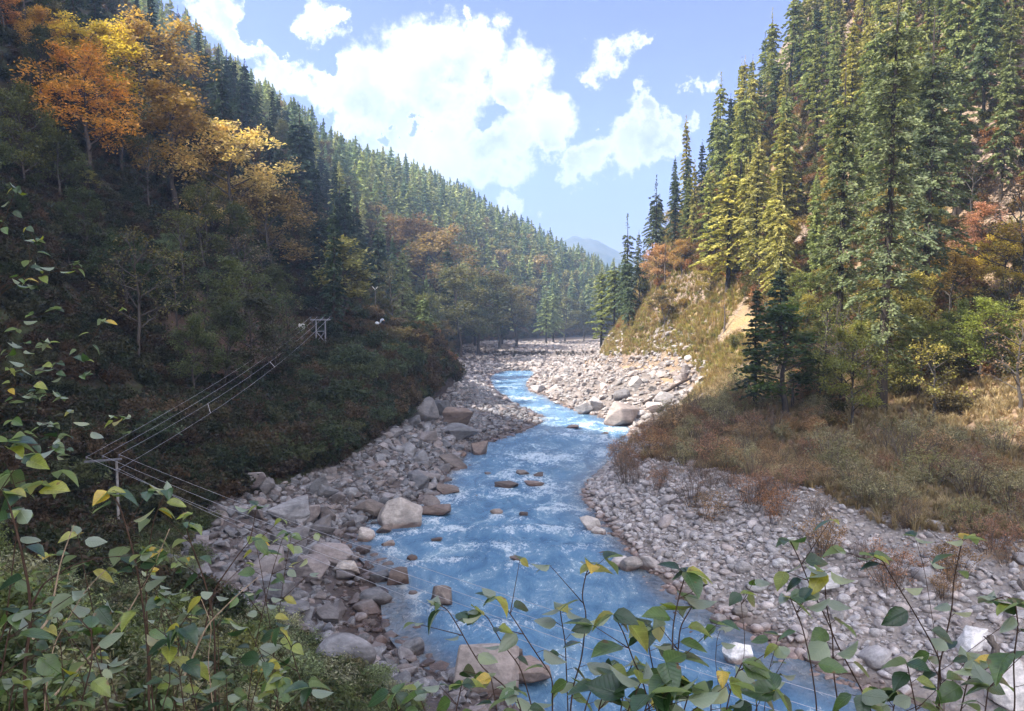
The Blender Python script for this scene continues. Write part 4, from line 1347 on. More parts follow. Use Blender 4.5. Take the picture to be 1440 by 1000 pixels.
LIT_COLS = [LITG, (0.28, 0.30, 0.095), (0.22, 0.255, 0.095), (0.34, 0.32, 0.115)]
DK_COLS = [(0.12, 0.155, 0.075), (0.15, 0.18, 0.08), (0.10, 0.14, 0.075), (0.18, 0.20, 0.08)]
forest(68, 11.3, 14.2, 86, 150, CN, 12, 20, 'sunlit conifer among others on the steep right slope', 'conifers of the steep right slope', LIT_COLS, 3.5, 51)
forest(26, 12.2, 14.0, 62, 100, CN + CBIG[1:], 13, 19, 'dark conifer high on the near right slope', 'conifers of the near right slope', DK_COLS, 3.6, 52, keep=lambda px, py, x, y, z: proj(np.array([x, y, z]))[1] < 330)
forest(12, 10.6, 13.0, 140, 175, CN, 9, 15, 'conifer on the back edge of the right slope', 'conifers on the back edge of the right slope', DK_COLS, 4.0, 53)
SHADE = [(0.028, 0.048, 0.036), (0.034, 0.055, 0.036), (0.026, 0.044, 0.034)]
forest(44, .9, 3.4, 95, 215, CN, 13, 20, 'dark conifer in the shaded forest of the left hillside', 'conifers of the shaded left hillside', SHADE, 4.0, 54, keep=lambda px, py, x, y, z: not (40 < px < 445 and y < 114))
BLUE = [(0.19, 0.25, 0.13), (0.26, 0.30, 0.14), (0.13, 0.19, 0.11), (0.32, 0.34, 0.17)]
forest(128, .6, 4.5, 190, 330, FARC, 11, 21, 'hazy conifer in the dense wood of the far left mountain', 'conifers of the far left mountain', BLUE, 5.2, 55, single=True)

# the rest of the far mountain's conifers: past the three hundred that show largest
xs_, ys_, zs_, _s = sample_ground(5200, .3, 4.6, 250, 520, 1.0, 56)
pp = proj(np.stack([xs_, ys_, zs_ + 12], -1))
okm = (pp[0] > 180) & (pp[0] < 900)
fx, fy, fz = [], [], []
grid = {}
for i in np.nonzero(okm)[0]:
    key = (int(xs_[i] // 5.0), int(ys_[i] // 6.5))
    if key in grid or not clear_of(xs_[i], ys_[i], 4.2):
        continue
    grid[key] = 1
    fx.append(xs_[i]); fy.append(ys_[i]); fz.append(zs_[i] - .4)
rr = np.random.default_rng(57)
nF = len(fx)
hF = rr.uniform(.7, 1.45, nF)
fx, fy, fz = map(np.array, (fx, fy, fz))
tpx, tpy, tdd = proj(np.stack([fx, fy, fz + 16 * hF], -1))
lim = np.interp(tpx, SKX, SKY_) + rr.uniform(-6, 12, nF)
hF = np.where(tpy < lim, hF - (lim - tpy) * tdd / F / 16, hF)
okF = hF > 0.42
fx, fy, fz, hF = fx[okF], fy[okF], fz[okF], hF[okF]
nF = len(fx)
fatF = hF * rr.uniform(.85, 1.25, nF)
FARB = [broadleaf(160 + i, 11, 4.0, 11, 9, .3, .15)[1] for i in range(2)]
iF = rr.integers(0, len(FARC), nF)
iF = np.where(rr.uniform(0, 1, nF) < .13 + .25 * (vnoise(fx, fy, 40, 12) > .18), rr.integers(len(FARC), len(FARC) + 2, nF), iF)
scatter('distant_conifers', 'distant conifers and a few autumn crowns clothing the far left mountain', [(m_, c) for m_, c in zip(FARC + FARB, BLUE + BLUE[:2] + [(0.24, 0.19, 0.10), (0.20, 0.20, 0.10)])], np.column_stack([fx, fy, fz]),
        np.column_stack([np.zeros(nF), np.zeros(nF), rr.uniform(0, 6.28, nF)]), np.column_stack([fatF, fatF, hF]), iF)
print('boulders', n_b, 'distant', nF)

# ------------------------------------------------------------------ broadleaved trees
BL_FULL = [broadleaf(60, 11, 3.8, 13, 34, .135), broadleaf(61, 11, 3.2, 12, 36, .13, .25), broadleaf(62, 11, 4.2, 14, 32, .135, .18, .5), broadleaf(63, 11, 3.5, 12, 34, .13, .3)]
BL_THIN = [broadleaf(64, 11, 3.6, 12, 7, .16, .25), broadleaf(65, 11, 3.9, 13, 6, .15, .2)]
BL_BARE = [broadleaf(66, 9, 3.8, 14, 3, .11, .2, .6, .65), broadleaf(67, 9, 3.4, 13, 3, .11, .15, .6, .65)]
BL_SLIM = [broadleaf(68, 11, 2.2, 13, 14, .17, .12), broadleaf(69, 11, 1.8, 12, 14, .17, .3)]
GOLD = (0.42, 0.26, 0.06)
YEL = (0.33, 0.25, 0.040)
ORG = (0.36, 0.12, 0.030)
RUST = (0.23, 0.125, 0.06)
TAN = (0.50, 0.40, 0.20)
OLIVE = (0.11, 0.125, 0.045)
GREEN = (0.065, 0.10, 0.028)
DGREEN = (0.040, 0.068, 0.032)
MINT = (0.11, 0.15, 0.09)
PINK = (0.46, 0.25, 0.20)
GREYB = (0.17, 0.145, 0.11)


def hero_tree(px, ptop, Y, src, label, color, hb=11.0, pbase=None, fat=1.0, cat='tree', name='broadleaf_tree', group='broadleaved trees that stand out', tilt=(0, 0)):
    if pbase is not None:
        h = hit(px, pbase)
        x, Y, z = h
    else:
        x = W(px, 425, Y)[0]
        z = g1(x, Y)
    H = max(2.5, W(px, ptop, Y)[2] - z)
    k = H / hb
    copy_thing([('trunk', src[0], None), ('crown', src[1], None)], name, (x, Y, z - .1), random.Random(px + 5).uniform(0, 6), (k * fat, k * fat, k), label, cat, group, color, tilt)
    trees_at.append((x, Y))


HT = [
    # upper left: autumn trees
    (20, -30, 92, BL_FULL[0], 'rusty red tree in the upper corner of the left hillside', (0.46, 0.23, 0.09), None, 1.2),
    (75, 8, 96, BL_FULL[1], 'golden tree between the rusty red and the orange ones', GOLD, None, 1.1),
    (135, 62, 90, BL_FULL[2], 'bright orange maple with dark forked trunk', (0.50, 0.27, 0.06), None, 1.15),
    (150, 28, 102, BL_FULL[3], 'yellow green maple top behind the bright orange one', (0.46, 0.36, 0.06), None, 1.2),
    (208, 28, 108, BL_FULL[0], 'brown gold tree right of the orange maple', (0.30, 0.21, 0.08), None, 1.2),
    (250, 110, 104, BL_FULL[1], 'smaller gold tree at the tip of the autumn row', (0.36, 0.24, 0.08), None, 1.25),
    (330, 178, 108, BL_FULL[2], 'large tan maple with pale top in front of the dark conifers', TAN, None, 1.15),
    (385, 262, 110, BL_FULL[3], 'rust tinged tree at the right skirt of the large tan maple', (0.25, 0.19, 0.10), None, 1.2),
    (290, 260, 98, BL_THIN[0], 'grey brown half bare tree under the large tan maple', GREYB, None, 1.3),
    (345, 330, 96, BL_THIN[1], 'grey half bare tree with straight trunk above the path', (0.17, 0.145, 0.115), None, 1.4),
    (245, 326, 88, BL_FULL[1], 'dark tree with mint green upper leaves', (0.16, 0.22, 0.15), None, 1.25),
    (195, 390, 84, BL_THIN[0], 'dim thin tree with bluish leaves below the mint topped one', (0.11, 0.14, 0.11), None, 1.4),
    (60, 195, 84, BL_FULL[2], 'broad olive green tree on the left edge slope', (0.25, 0.26, 0.08), None, 1.3),
    (130, 250, 88, BL_FULL[0], 'olive tree whose branches slope down to the right', (0.24, 0.24, 0.08), None, 1.3),
    (15, 110, 84, BL_BARE[0], 'leafless grey tree in the upper corner of the left hillside', (0.16, 0.11, 0.09), None, 1.2),
    (30, 300, 70, BL_FULL[3], 'dark green tree behind the left edge twigs', DGREEN, None, 1.4),
    (100, 340, 70, BL_FULL[1], 'dark bluish green tree left of the dim thin one', (0.035, 0.06, 0.035), None, 1.3),
    (490, 324, 108, BL_SLIM[1], 'slender olive tree with long leaning trunk by the path', (0.20, 0.20, 0.09), None, 1.5),
    (452, 380, 120, BL_FULL[0], 'dark green bushy tree behind the frame pole', DGREEN, None, 1.1),
    (535, 408, 135, BL_FULL[1], 'olive tree behind the lamp pole', (0.12, 0.12, 0.05), None, 1.1),
    (645, 378, 190, BL_FULL[0], 'olive tree of the far left bank, first from the path', (0.11, 0.115, 0.06), None, 1.2),
    (672, 392, 205, BL_FULL[2], 'blue green tree of the far left bank, second from the path', (0.075, 0.095, 0.06), None, 1.2),
    (702, 382, 225, BL_FULL[1], 'tall olive tree of the far left bank', (0.13, 0.125, 0.06), None, 1.3),
    (728, 400, 240, BL_FULL[3], 'rust brown tree of the far left bank', (0.17, 0.15, 0.085), None, 1.2),
    (795, 420, 285, BL_FULL[0], 'brown tree right of the pale twin conifers', (0.13, 0.135, 0.075), None, 1.2),
    (820, 425, 292, BL_FULL[1], 'dull green tree where the wood meets the right slope', (0.075, 0.085, 0.05), None, 1.2),
    (625, 330, 230, BL_FULL[2], 'tan round tree above the far left bank', (0.20, 0.15, 0.075), None, 1.3),
    (560, 300, 235, BL_FULL[3], 'brownish round tree on the hazy mountain slope', (0.19, 0.125, 0.07), None, 1.4),
    (600, 318, 240, BL_FULL[0], 'rusty round tree on the hazy mountain slope', (0.23, 0.165, 0.09), None, 1.3),
    # right side
    (895, 372, 148, BL_SLIM[0], 'dark ivy clad leaning tree on the right slope', (0.022, 0.032, 0.016), None, 1.2),
    (936, 412, None, BL_FULL[3], 'small bushy brown green tree on the golden slope', (0.14, 0.11, 0.05), 458, 1.5),
    (958, 335, 132, BL_FULL[1], 'orange tree under the skyline conifers', (0.36, 0.235, 0.10), None, 1.2),
    (925, 345, 140, BL_FULL[0], 'pinkish orange bushy tree by the sparse conifer', (0.38, 0.235, 0.14), None, 1.3),
    (1072, 352, 104, BL_FULL[2], 'bright yellow tree behind the sunlit deodars', (0.45, 0.30, 0.05), None, 1.2),
    (1112, 418, None, BL_SLIM[0], 'green leafy tree close right of the slim dark conifer', (0.05, 0.085, 0.03), 585, 1.6),
    (1165, 425, 74, BL_FULL[0], 'olive green tree left of the giant deodar', (0.085, 0.10, 0.035), None, 1.2),
    (1185, 440, 62, BL_BARE[0], 'pinkish grey almost bare tree before the giant deodar', (0.24, 0.15, 0.13), None, 1.2),
    (1150, 490, None, BL_FULL[1], 'light green small tree on the bushy terrace', (0.075, 0.115, 0.045), 575, 1.3),
    (1180, 365, 84, BL_FULL[3], 'yellow olive tree high behind the giant deodar', (0.20, 0.16, 0.04), None, 1.2),
    (1215, 330, 88, BL_FULL[1], 'glowing yellow tree seen through the giant deodar', (0.38, 0.25, 0.05), None, 1.2),
    (1372, 286, 74, BL_FULL[2], 'pink red maple on the right slope', PINK, None, 1.1),
    (1410, 316, 68, BL_FULL[0], 'yellow green maple below the pink red one', (0.44, 0.36, 0.08), None, 1.2),
    (1332, 345, 70, BL_FULL[3], 'yellow brown maple left of the yellow green one', (0.42, 0.30, 0.10), None, 1.2),
    (1278, 378, 64, BL_FULL[1], 'olive yellow tree with paired trunks right of the giant deodar', (0.27, 0.25, 0.08), None, 1.2),
    (1380, 420, 58, BL_FULL[2], 'green spreading tree above the brown bank', (0.17, 0.21, 0.055), None, 1.2),
    (1335, 440, 66, BL_FULL[0], 'dark green tree in the hollow behind the brown bank', (0.03, 0.055, 0.022), None, 1.3),
    (1440, 420, 50, BL_BARE[1], 'leafless pale branched tree at the right edge', (0.30, 0.20, 0.13), None, 1.3),
    (1432, 260, 66, BL_THIN[1], 'dark branched thin tree above the pink red maple', (0.15, 0.10, 0.06), None, 1.2),
    (1362, 198, 78, BL_BARE[1], 'bare dark tree high on the right slope', (0.14, 0.10, 0.07), None, 1.0),
]
for (px, pt, Y, src, lb, c, pb, fat) in HT:
    hero_tree(px, pt, Y, src, lb, c, pbase=pb, fat=fat)

AUT = [TAN, RUST, OLIVE, GREYB, (0.16, 0.12, 0.05), DGREEN, OLIVE]
ls = [forest(46, 1.3, 4.0, 62, 135, BL_FULL + BL_THIN, 7, 12, 'dim broadleaved tree in the shaded wood of the left hillside', 'broadleaved trees of the left hillside', [OLIVE, (0.08, 0.10, 0.045), DGREEN, DGREEN, (0.07, 0.075, 0.045), (0.06, 0.08, 0.04), (0.13, 0.12, 0.05)], 3.6, 71, keep=lambda px, py, x, y, z: not (415 < px < 618 and y < 127), name='broadleaf_tree', cat='tree', hbase=11.0),
      forest(30, 1.8, 5.0, 165, 320, BL_FULL, 8, 13, 'hazy broadleaved tree in the wood of the far left mountain', 'broadleaved trees of the far left mountain', [(0.10, 0.11, 0.06), (0.075, 0.095, 0.06), (0.15, 0.115, 0.06), (0.12, 0.12, 0.06)], 5.0, 72, name='broadleaf_tree', cat='tree', hbase=11.0),
      forest(30, 11.4, 13.2, 55, 105, BL_FULL + BL_THIN, 4.5, 8.5, 'olive and yellow broadleaved tree in the wood of the right slope', 'broadleaved trees of the right slope', [(0.25, 0.23, 0.07), (0.32, 0.25, 0.075), (0.18, 0.20, 0.06), (0.13, 0.16, 0.05)], 3.0, 73, name='broadleaf_tree', cat='tree', hbase=11.0),
      forest(14, 11.0, 12.8, 105, 160, BL_FULL, 3.5, 6.5, 'small autumn tree on the sunlit right slope', 'small autumn trees of the sunlit right slope', [(0.34, 0.22, 0.09), (0.28, 0.23, 0.07), (0.18, 0.18, 0.06), (0.30, 0.17, 0.10)], 3.0, 74, name='broadleaf_tree', cat='tree', hbase=11.0)]

# ------------------------------------------------------------------ bushes
BU = [bush(80, 2.0, 1.3, 26, 20, .055, .5), bush(81, 1.7, 1.5, 30, 18, .05, .6), bush(82, 2.4, 1.2, 24, 20, .055, .5), bush(83, 1.5, 1.2, 30, 22, .05, .5)]
BUF = [bush(84, 1.8, 1.5, 30, 34, .10, 1.1), bush(85, 1.4, 1.4, 28, 36, .10, 1.2), bush(86, 2.2, 1.6, 32, 34, .11, 1.1)]
BUW = [bush(87, 2.1, 1.4, 34, 6, .035, .3), bush(88, 1.8, 1.3, 30, 7, .035, .3)]
bush_at = []


def bushes(n, s0, s1, y0, y1, srcs, k0, k1, label, group, cols, dmin, seed, keep=None, look=True, name='bush', ypow=1.0):
    x, y, z, s = sample_ground(n * 16, s0, s1, y0, y1, ypow, seed)
    rr = np.random.default_rng(seed)
    ok = in_frame(x, y, z + 1, 50)
    if keep is not None:
        ok &= keep(x, y, z, s)
    done = 0
    for i in np.nonzero(ok)[0]:
        if done >= n:
            break
        if any((a - x[i]) ** 2 + (b - y[i]) ** 2 < dmin * dmin for a, b in bush_at[-600:]):
            continue
        bx_, by_, _d = proj(np.array([x[i], y[i], z[i] + k1 * 1.8]))
        if 500 < bx_ < 572 and by_ < 463 and y[i] < 118:
            continue
        if 612 < bx_ < 646 and by_ < 548 and y[i] < 120:
            continue
        if 432 < bx_ < 472 and by_ < 484 and y[i] < 94:
            continue
        if name == 'bush' and not wire_clear(x[i], y[i], z[i], k1 * 1.9):
            continue
        if look and not visible((x[i], y[i], z[i] + 1.2)):
            continue
        bush_at.append((x[i], y[i]))
        k = rr.uniform(k0, k1)
        src = srcs[int(rr.integers(len(srcs)))]
        c = cols[int(rr.integers(len(cols)))]
        copy_thing([('stems', src[0], None), ('foliage', src[1], None)], name, (x[i], y[i], z[i]), rr.uniform(0, 6.28), (k * rr.uniform(.9, 1.25), k * rr.uniform(.9, 1.25), k), label, 'bush', group, c)
        done += 1
    return done


SAGE = (0.27, 0.275, 0.17)
WINE = (0.28, 0.18, 0.13)
STRAW = (0.30, 0.21, 0.12)
nb_ = [bushes(78, 10.05, 11.9, 36, 78, BU + BUW, .8, 1.35, 'wispy grey green or wine brown bush on the right terrace', 'bushes of the right terrace', [SAGE, SAGE, WINE, (0.32, 0.24, 0.15), (0.22, 0.24, 0.12)], 1.5, 91, keep=lambda x, y, z, s: (proj(np.stack([x, y, z], -1))[0] < 1175) | (proj(np.stack([x, y, z], -1))[1] > 612)),
       bushes(42, 9.55, 10.3, 34, 70, BU + BUW, .55, 1.05, 'reddish brown bush on the rim of the right gravel scree', 'bushes on the rim of the scree', [WINE, (0.26, 0.15, 0.085), STRAW], 1.2, 92),
       bushes(95, 3.3, 5.0, 44, 128, BUF, .65, 1.5, 'dark green bush on the mound and slope of the left bank', 'bushes of the left bank', [(0.036, 0.055, 0.026), (0.060, 0.080, 0.040), (0.06, 0.06, 0.032), (0.028, 0.046, 0.026), (0.075, 0.06, 0.038), (0.055, 0.085, 0.05)], 1.5, 93),
       bushes(16, 3.9, 4.9, 92, 125, BUF, .7, 1.1, 'reddish brown bush on the crest of the left mound', 'brown bushes of the left mound', [(0.17, 0.095, 0.06), (0.14, 0.10, 0.05), (0.12, 0.11, 0.05)], 1.2, 94),
       bushes(28, 10.3, 12.2, 88, 165, BUF + BU[:2], .4, .8, 'golden green shrub on the sunlit grass slope', 'shrubs of the sunlit grass slope', [(0.19, 0.17, 0.045), (0.26, 0.19, 0.05), (0.12, 0.135, 0.045), (0.27, 0.15, 0.06), (0.16, 0.17, 0.06)], 1.6, 95),
       bushes(10, 11.3, 12.4, 50, 74, BUF, .6, 1.2, 'green shrub at the foot of the wood above the brown bank', 'shrubs above the brown bank', [(0.075, 0.09, 0.03), (0.11, 0.115, 0.035), (0.13, 0.11, 0.05)], 1.4, 96),
       bushes(6, 4.0, 5.1, 130, 172, BUF, .6, 1.1, 'brown shrub along the far left bank', 'shrubs of the far left bank', [(0.16, 0.10, 0.06), (0.10, 0.085, 0.05)], 1.6, 97),
       ]
print('bushes', nb_, [len(a) for a in ls])

# ------------------------------------------------------------------ ground cover
TU = [tuft(110, 34, .55, .3), tuft(111, 30, .4, .32), tuft(112, 38, .7, .28)]
DRY = [(0.36, 0.28, 0.17), (0.32, 0.22, 0.14), (0.38, 0.31, 0.19)]
GLD = [(0.36, 0.32, 0.11), (0.26, 0.28, 0.085), (0.38, 0.28, 0.14)]


def cover(name, label, srcs, n, s0, s1, y0, y1, k0, k1, seed, keep=None, ypow=1.0, flat=1.0):
    x, y, z, s = sample_ground(n, s0, s1, y0, y1, ypow, seed)
    m = in_frame(x, y, z, 40)
    if keep is not None:
        m &= keep(x, y, z, s)
    x, y, z = x[m], y[m], z[m]
    rr = np.random.default_rng(seed)
    n = len(x)
    k = rr.uniform(k0, k1, n)
    return scatter(name, label, srcs, np.column_stack([x, y, z]), np.column_stack([rr.normal(0, .12, n), rr.normal(0, .12, n), rr.uniform(0, 6.28, n)]), np.column_stack([k, k, k * flat]), rr.integers(0, len(srcs), n))


cover('dry_grass', 'dry straw coloured grass over the right terrace and bank', [(m_, c) for m_, c in zip(TU, DRY)], 15000, 9.95, 12.6, 30, 92, .7, 1.3, 121, lambda x, y, z, s: vnoise(x, y, 4, 61) + (s - 10.1) * 1.5 > -0.1)
cover('golden_grass', 'golden grass over the sunlit right slope', [(m_, c) for m_, c in zip(TU, GLD)], 13000, 10.2, 12.9, 88, 170, .9, 1.7, 122, lambda x, y, z, s: vnoise(x, y, 6, 62) > -0.22)


def open_path(x, y, z, s):
    px, py, _ = proj(np.stack([x, y, z], -1))
    return ~((s > 2.75) & (s < 3.25) & (y > 74) & (y < 112)) & ~((px > 500) & (px < 575) & (y > 100) & (y < 122)) & ~((px > 412) & (px < 478) & (y > 94) & (y < 108))


LOWB = [bush(130 + i, .7, .8, 16, 20, .09, .9, .008)[1] for i in range(3)]
cover('undergrowth', 'dark leafy undergrowth of the left hillside', [(m_, c) for m_, c in zip(LOWB, [(0.026, 0.040, 0.018), (0.036, 0.042, 0.021), (0.050, 0.038, 0.024)])], 9000, 1.2, 4.75, 30, 140, .8, 1.7, 123, open_path)
cover('mound_grass', 'short brownish grass on top of the left mound', [(m_, c) for m_, c in zip(TU, [(0.11, 0.095, 0.045), (0.085, 0.085, 0.035), (0.13, 0.085, 0.05)])], 14000, 2.7, 4.7, 84, 135, .5, .9, 127)
cover('far_undergrowth', 'undergrowth of the far left mountain', [(m_, c) for m_, c in zip(LOWB, [(0.06, 0.07, 0.04), (0.09, 0.08, 0.045), (0.11, 0.08, 0.045)])], 5000, 1.0, 4.9, 140, 400, 1.6, 3.2, 124)
cover('slope_undergrowth', 'yellow green undergrowth of the right wood', [(m_, c) for m_, c in zip(LOWB, [(0.09, 0.10, 0.035), (0.15, 0.12, 0.045), (0.20, 0.12, 0.06)])], 4500, 11.3, 13.6, 50, 150, .7, 1.5, 125, lambda x, y, z, s: (proj(np.stack([x, y, z], -1))[0] < 1175) | (proj(np.stack([x, y, z], -1))[1] < 535))
cover('bank_weeds', 'low weeds on the near left slope under the saplings', [(m_, c) for m_, c in zip(LOWB, [(0.06, 0.095, 0.04), (0.085, 0.11, 0.05), (0.11, 0.12, 0.075)])], 5000, 3.0, 5.15, 4, 48, .35, .9, 126)

# ------------------------------------------------------------------ poles and wires
M_STEEL = mat_plain('galvanised_steel', (0.20, 0.20, 0.225), 0.55, 0.3, 0.25)
M_PALEW = mat_plain('weathered_concrete', (0.17, 0.16, 0.155), 0.85, 0.0, 0.35)
M_WIRE = mat_plain('aluminium_wire', (0.46, 0.46, 0.50), 0.45, 0.4)
M_PORC = mat_plain('insulator_glaze', (0.10, 0.09, 0.11), 0.25)
M_WHITE = mat_plain('white_paint', (0.62, 0.62, 0.61), 0.7)
M_WOOD = mat_bark('weathered_wood', (0.06, 0.05, 0.045), (0.20, 0.165, 0.14), 10)
M_DKWOOD = mat_bark('dark_wood', (0.03, 0.022, 0.018), (0.085, 0.062, 0.05), 10)


def mesh_obj(name, mb, mats, parent=None, smooth=False):
    return link(name, mb.mesh(name, mats, smooth), parent)


def pole_root(name, loc, label, cat, group=None):
    r_ = link(name, None, None, loc)
    tag(r_, label, cat, group)
    return r_


# near pole on the left bank: crossarm with three pin insulators and a bracket below it
YP = 42.0
ca, cb_ = W(120, 649, YP), W(172, 645, YP)
pb = W(164, 650, YP)
gz = g1(pb[0], YP)
pole = pole_root('utility_pole', (pb[0], YP, gz), 'grey utility pole with long crossarm among the left bushes', 'utility pole')
loc0 = np.array([pb[0], YP, gz])
mb = MB(); mb.tube([(0, 0, -.8), (0, 0, pb[2] - gz + .05)], [.085, .065], 8); mesh_obj('pole', mb, [M_PALEW], pole, True)
mb = MB(); mid = (ca + cb_) / 2 - loc0; ax = unit(cb_ - ca); L = np.linalg.norm(cb_ - ca)
rot = np.column_stack([ax, [0, 1, 0], np.cross(ax, [0, 1, 0])])
mb.box(mid + np.array([0, -.1, 0]), (L / 2, .05, .05), 0, rot); mesh_obj('crossarm', mb, [M_STEEL], pole)
ins = []
for f in (0.06, 0.5, 0.94):
    p = ca + (cb_ - ca) * f - loc0 + np.array([0, -.1, .05])
    mb = MB()
    mb.tube([p, p + (0, 0, .10)], .012, 5)
    mb.tube([p + (0, 0, .08), p + (0, 0, .12), p + (0, 0, .14), p + (0, 0, .2), p + (0, 0, .24)], [.03, .065, .045, .06, .03], 8)
    mesh_obj('insulator', mb, [M_PORC], pole, True)
    ins.append(p + loc0 + np.array([0, 0, .21]))
low = W(166, 660, YP)
mb = MB(); mb.box(low - loc0 + np.array([0, -.08, 0]), (.16, .03, .03)); mb.tube([low - loc0 + np.array([.1, -.12, -.05]), low - loc0 + np.array([.1, -.12, .08])], .04, 6); mesh_obj('bracket', mb, [M_STEEL], pole)
ins.append(low + np.array([.1, -.1, .05]))

# frame pole by the path
YF = 92.0
f0, f1_ = W(445, 500, YF), W(458, 500, YF)
topz = W(451, 449, YF)[2]
gx = (f0[0] + f1_[0]) / 2
gz = min(g1(f0[0], YF), g1(f1_[0], YF), f1_[2])
fr = pole_root('frame_pole', (gx, YF, gz), 'two legged steel frame pole with braces beside the path', 'utility pole')
l0 = np.array([gx, YF, gz])
hx = (f1_[0] - f0[0]) / 2
tz = topz - gz
for sgn in (-1, 1):
    mb = MB(); mb.tube([(sgn * hx, 0, -1), (sgn * hx, 0, tz)], .09, 6); mesh_obj('leg', mb, [M_STEEL], fr)
zA, zB = W(451, 466, YF)[2] - gz, W(451, 482, YF)[2] - gz
mb = MB()
mb.tube([(-hx, 0, zA), (hx, 0, zB)], .05, 4); mb.tube([(hx, .02, zA), (-hx, .02, zB)], .05, 4)
mb.tube([(-hx, 0, zB), (hx, 0, zB)], .05, 4); mb.tube([(-hx, 0, zA), (hx, 0, zA)], .05, 4)
mesh_obj('brace', mb, [M_STEEL], fr)
cw = 14.0 * YF / F
mb = MB(); mb.box((0, -.12, tz - .05), (cw, .08, .09)); mesh_obj('crossarm', mb, [M_STEEL], fr)
insF = []
for f in (-.95, -.32, .32, .95):
    mb = MB(); p = np.array([f * cw, -.12, tz + .04]); mb.tube([p, p + (0, 0, .14), p + (0, 0, .16), p + (0, 0, .3)], [.03, .03, .09, .05], 6); mesh_obj('insulator', mb, [M_PORC], fr)
    insF.append(p + l0 + np.array([0, 0, .2]))
for px, lb in ((424, 'white painted kerb block on the path left of the frame pole'), (468, 'white painted kerb block on the path right of the frame pole')):
    p = hit(px, 463)
    z0 = p[2] - .25
    base = p[2] + .1
    bm = bmesh.new(); bmesh.ops.create_cube(bm, size=1)
    bmesh.ops.scale(bm, vec=(.8, .55, .55 + base - z0), verts=bm.verts)
    bmesh.ops.bevel(bm, geom=list(bm.edges), offset=.07, segments=2, affect='EDGES')
    o = link('kerb_block', bm_mesh('kerb_block', bm, M_WHITE), None, (p[0], p[1], (base + .55 + z0) / 2))
    o.rotation_euler = (0, .08, .3)
    tag(o, lb, 'kerb block')


def sagged(a, b, sag, n=24):
    t_ = np.linspace(0, 1, n)[:, None]
    q = a + (b - a) * t_
    q[:, 2] -= (4 * sag * t_ * (1 - t_))[:, 0]
    return q


names4 = ['uppermost', 'second from the top', 'third from the top', 'lowest']
spans = []
for i in range(4):
    q = sagged(insF[i], ins[i], 0.55 + .12 * i)
    mb = MB(); mb.tube(q, np.linspace(.011, .0065, len(q)), 4)
    w_ = mesh_obj('power_line', mb, [M_WIRE])
    tag(w_, 'power line from frame pole to crossarm pole, %s of the four' % names4[i], 'power line', 'power lines on the left slope')
    spans.append((w_, q))
for (k, fpos) in ((2, 10), (3, 17)):
    w_, q = spans[k]
    o2 = spans[k - 1][1][fpos] if k == 3 else spans[3][1][fpos]
    mb = MB(); mb.tube([q[fpos], o2], .02, 4); mesh_obj('spacer', mb, [M_WIRE], w_)
ends = [(1560, 1092), (1545, 1118), (1530, 1136), (1340, 1110)]
srt = [ins[2], ins[1], ins[0], ins[3]]
for i in range(4):
    e = W(ends[i][0], ends[i][1], 17.0)
    q = sagged(srt[i], e, 0.55 + 0.03 * i, 30)
    mb = MB(); mb.tube(q, np.linspace(.0105, .007, len(q)), 4)
    tag(mesh_obj('power_line', mb, [M_WIRE]), 'power line crossing over the river, %s of the four' % names4[i], 'power line', 'power lines over the river')

# thin white lamp pole with a V head
p0 = W(528, 443, 128); ptop = W(528, 407, 128)
gz = g1(p0[0], 128)
lp = pole_root('lamp_pole', (p0[0], 128, gz), 'thin pale pole with V shaped arms above the path', 'lamp pole')
hT = ptop[2] - gz
mb = MB(); mb.tube([(0, 0, -.6), (0, 0, hT)], [.09, .06], 6); mesh_obj('pole', mb, [M_PALEW], lp)
for sgn in (-1, 1):
    mb = MB(); mb.tube([(0, 0, hT - .05), (sgn * .45, 0, hT + .45)], .06, 5); mesh_obj('arm', mb, [M_WHITE], lp)

# dark wooden post on the far left bank and the fallen logs
h = hit(630, 531)
po = pole_root('wooden_post', tuple(h), 'short dark wooden post standing on the reddish far left bank', 'post')
mb = MB(); mb.tube([(0, 0, -.4), (0.03, 0, .9), (0, 0, 1.75)], [.2, .19, .17], 7); mesh_obj('shaft', mb, [M_DKWOOD], po)
mb = MB(); mb.tube([(0, 0, 1.75), (0, 0, 1.84)], [.2, .13], 7); mesh_obj('cap', mb, [M_DKWOOD], po)
LOGS = [((905, 570), (978, 530), .22, 'long fallen dark log leaning up the rocky bank at the bend', M_DKWOOD), ((1424, 822), (1470, 850), .16, 'pale driftwood log at the right edge above the gravel', M_WOOD), ((1398, 905), (1412, 962), .17, 'pale upright driftwood stump beside the big white corner boulder', M_WOOD), ((945, 455), (962, 448), .15, 'short dark log on the golden slope', M_DKWOOD)]
for (a, b, rad, lb, m_) in LOGS:
    ha, hb = hit(*a), hit(*b)
    if ha is None or hb is None:
        continue
    if 'stump' in lb:
        hb = W(a[0], a[1] - 2, ha[1]); ha = hit(*b)
        hb = np.array([W(a[0], a[1], ha[1])[0], ha[1] + .3, W(a[0], a[1], ha[1])[2]])
    rr = np.random.default_rng(int(a[0]))
    t_ = np.linspace(0, 1, 9)[:, None]
    q = ha + (hb - ha) * t_ + rr.normal(0, rad * .25, (9, 3)); q[:, 2] += rad * .8
    mb = MB(); mb.tube(q, rad * np.linspace(1.1, .75, 9), 8)
    for j in (3, 6):
        mb.tube([q[j], q[j] + np.array([rr.normal(0, .3), rr.normal(0, .2), .45])], [rad * .35, rad * .15], 5)
    tag(mesh_obj('log', mb, [m_], None, True), lb, 'log')

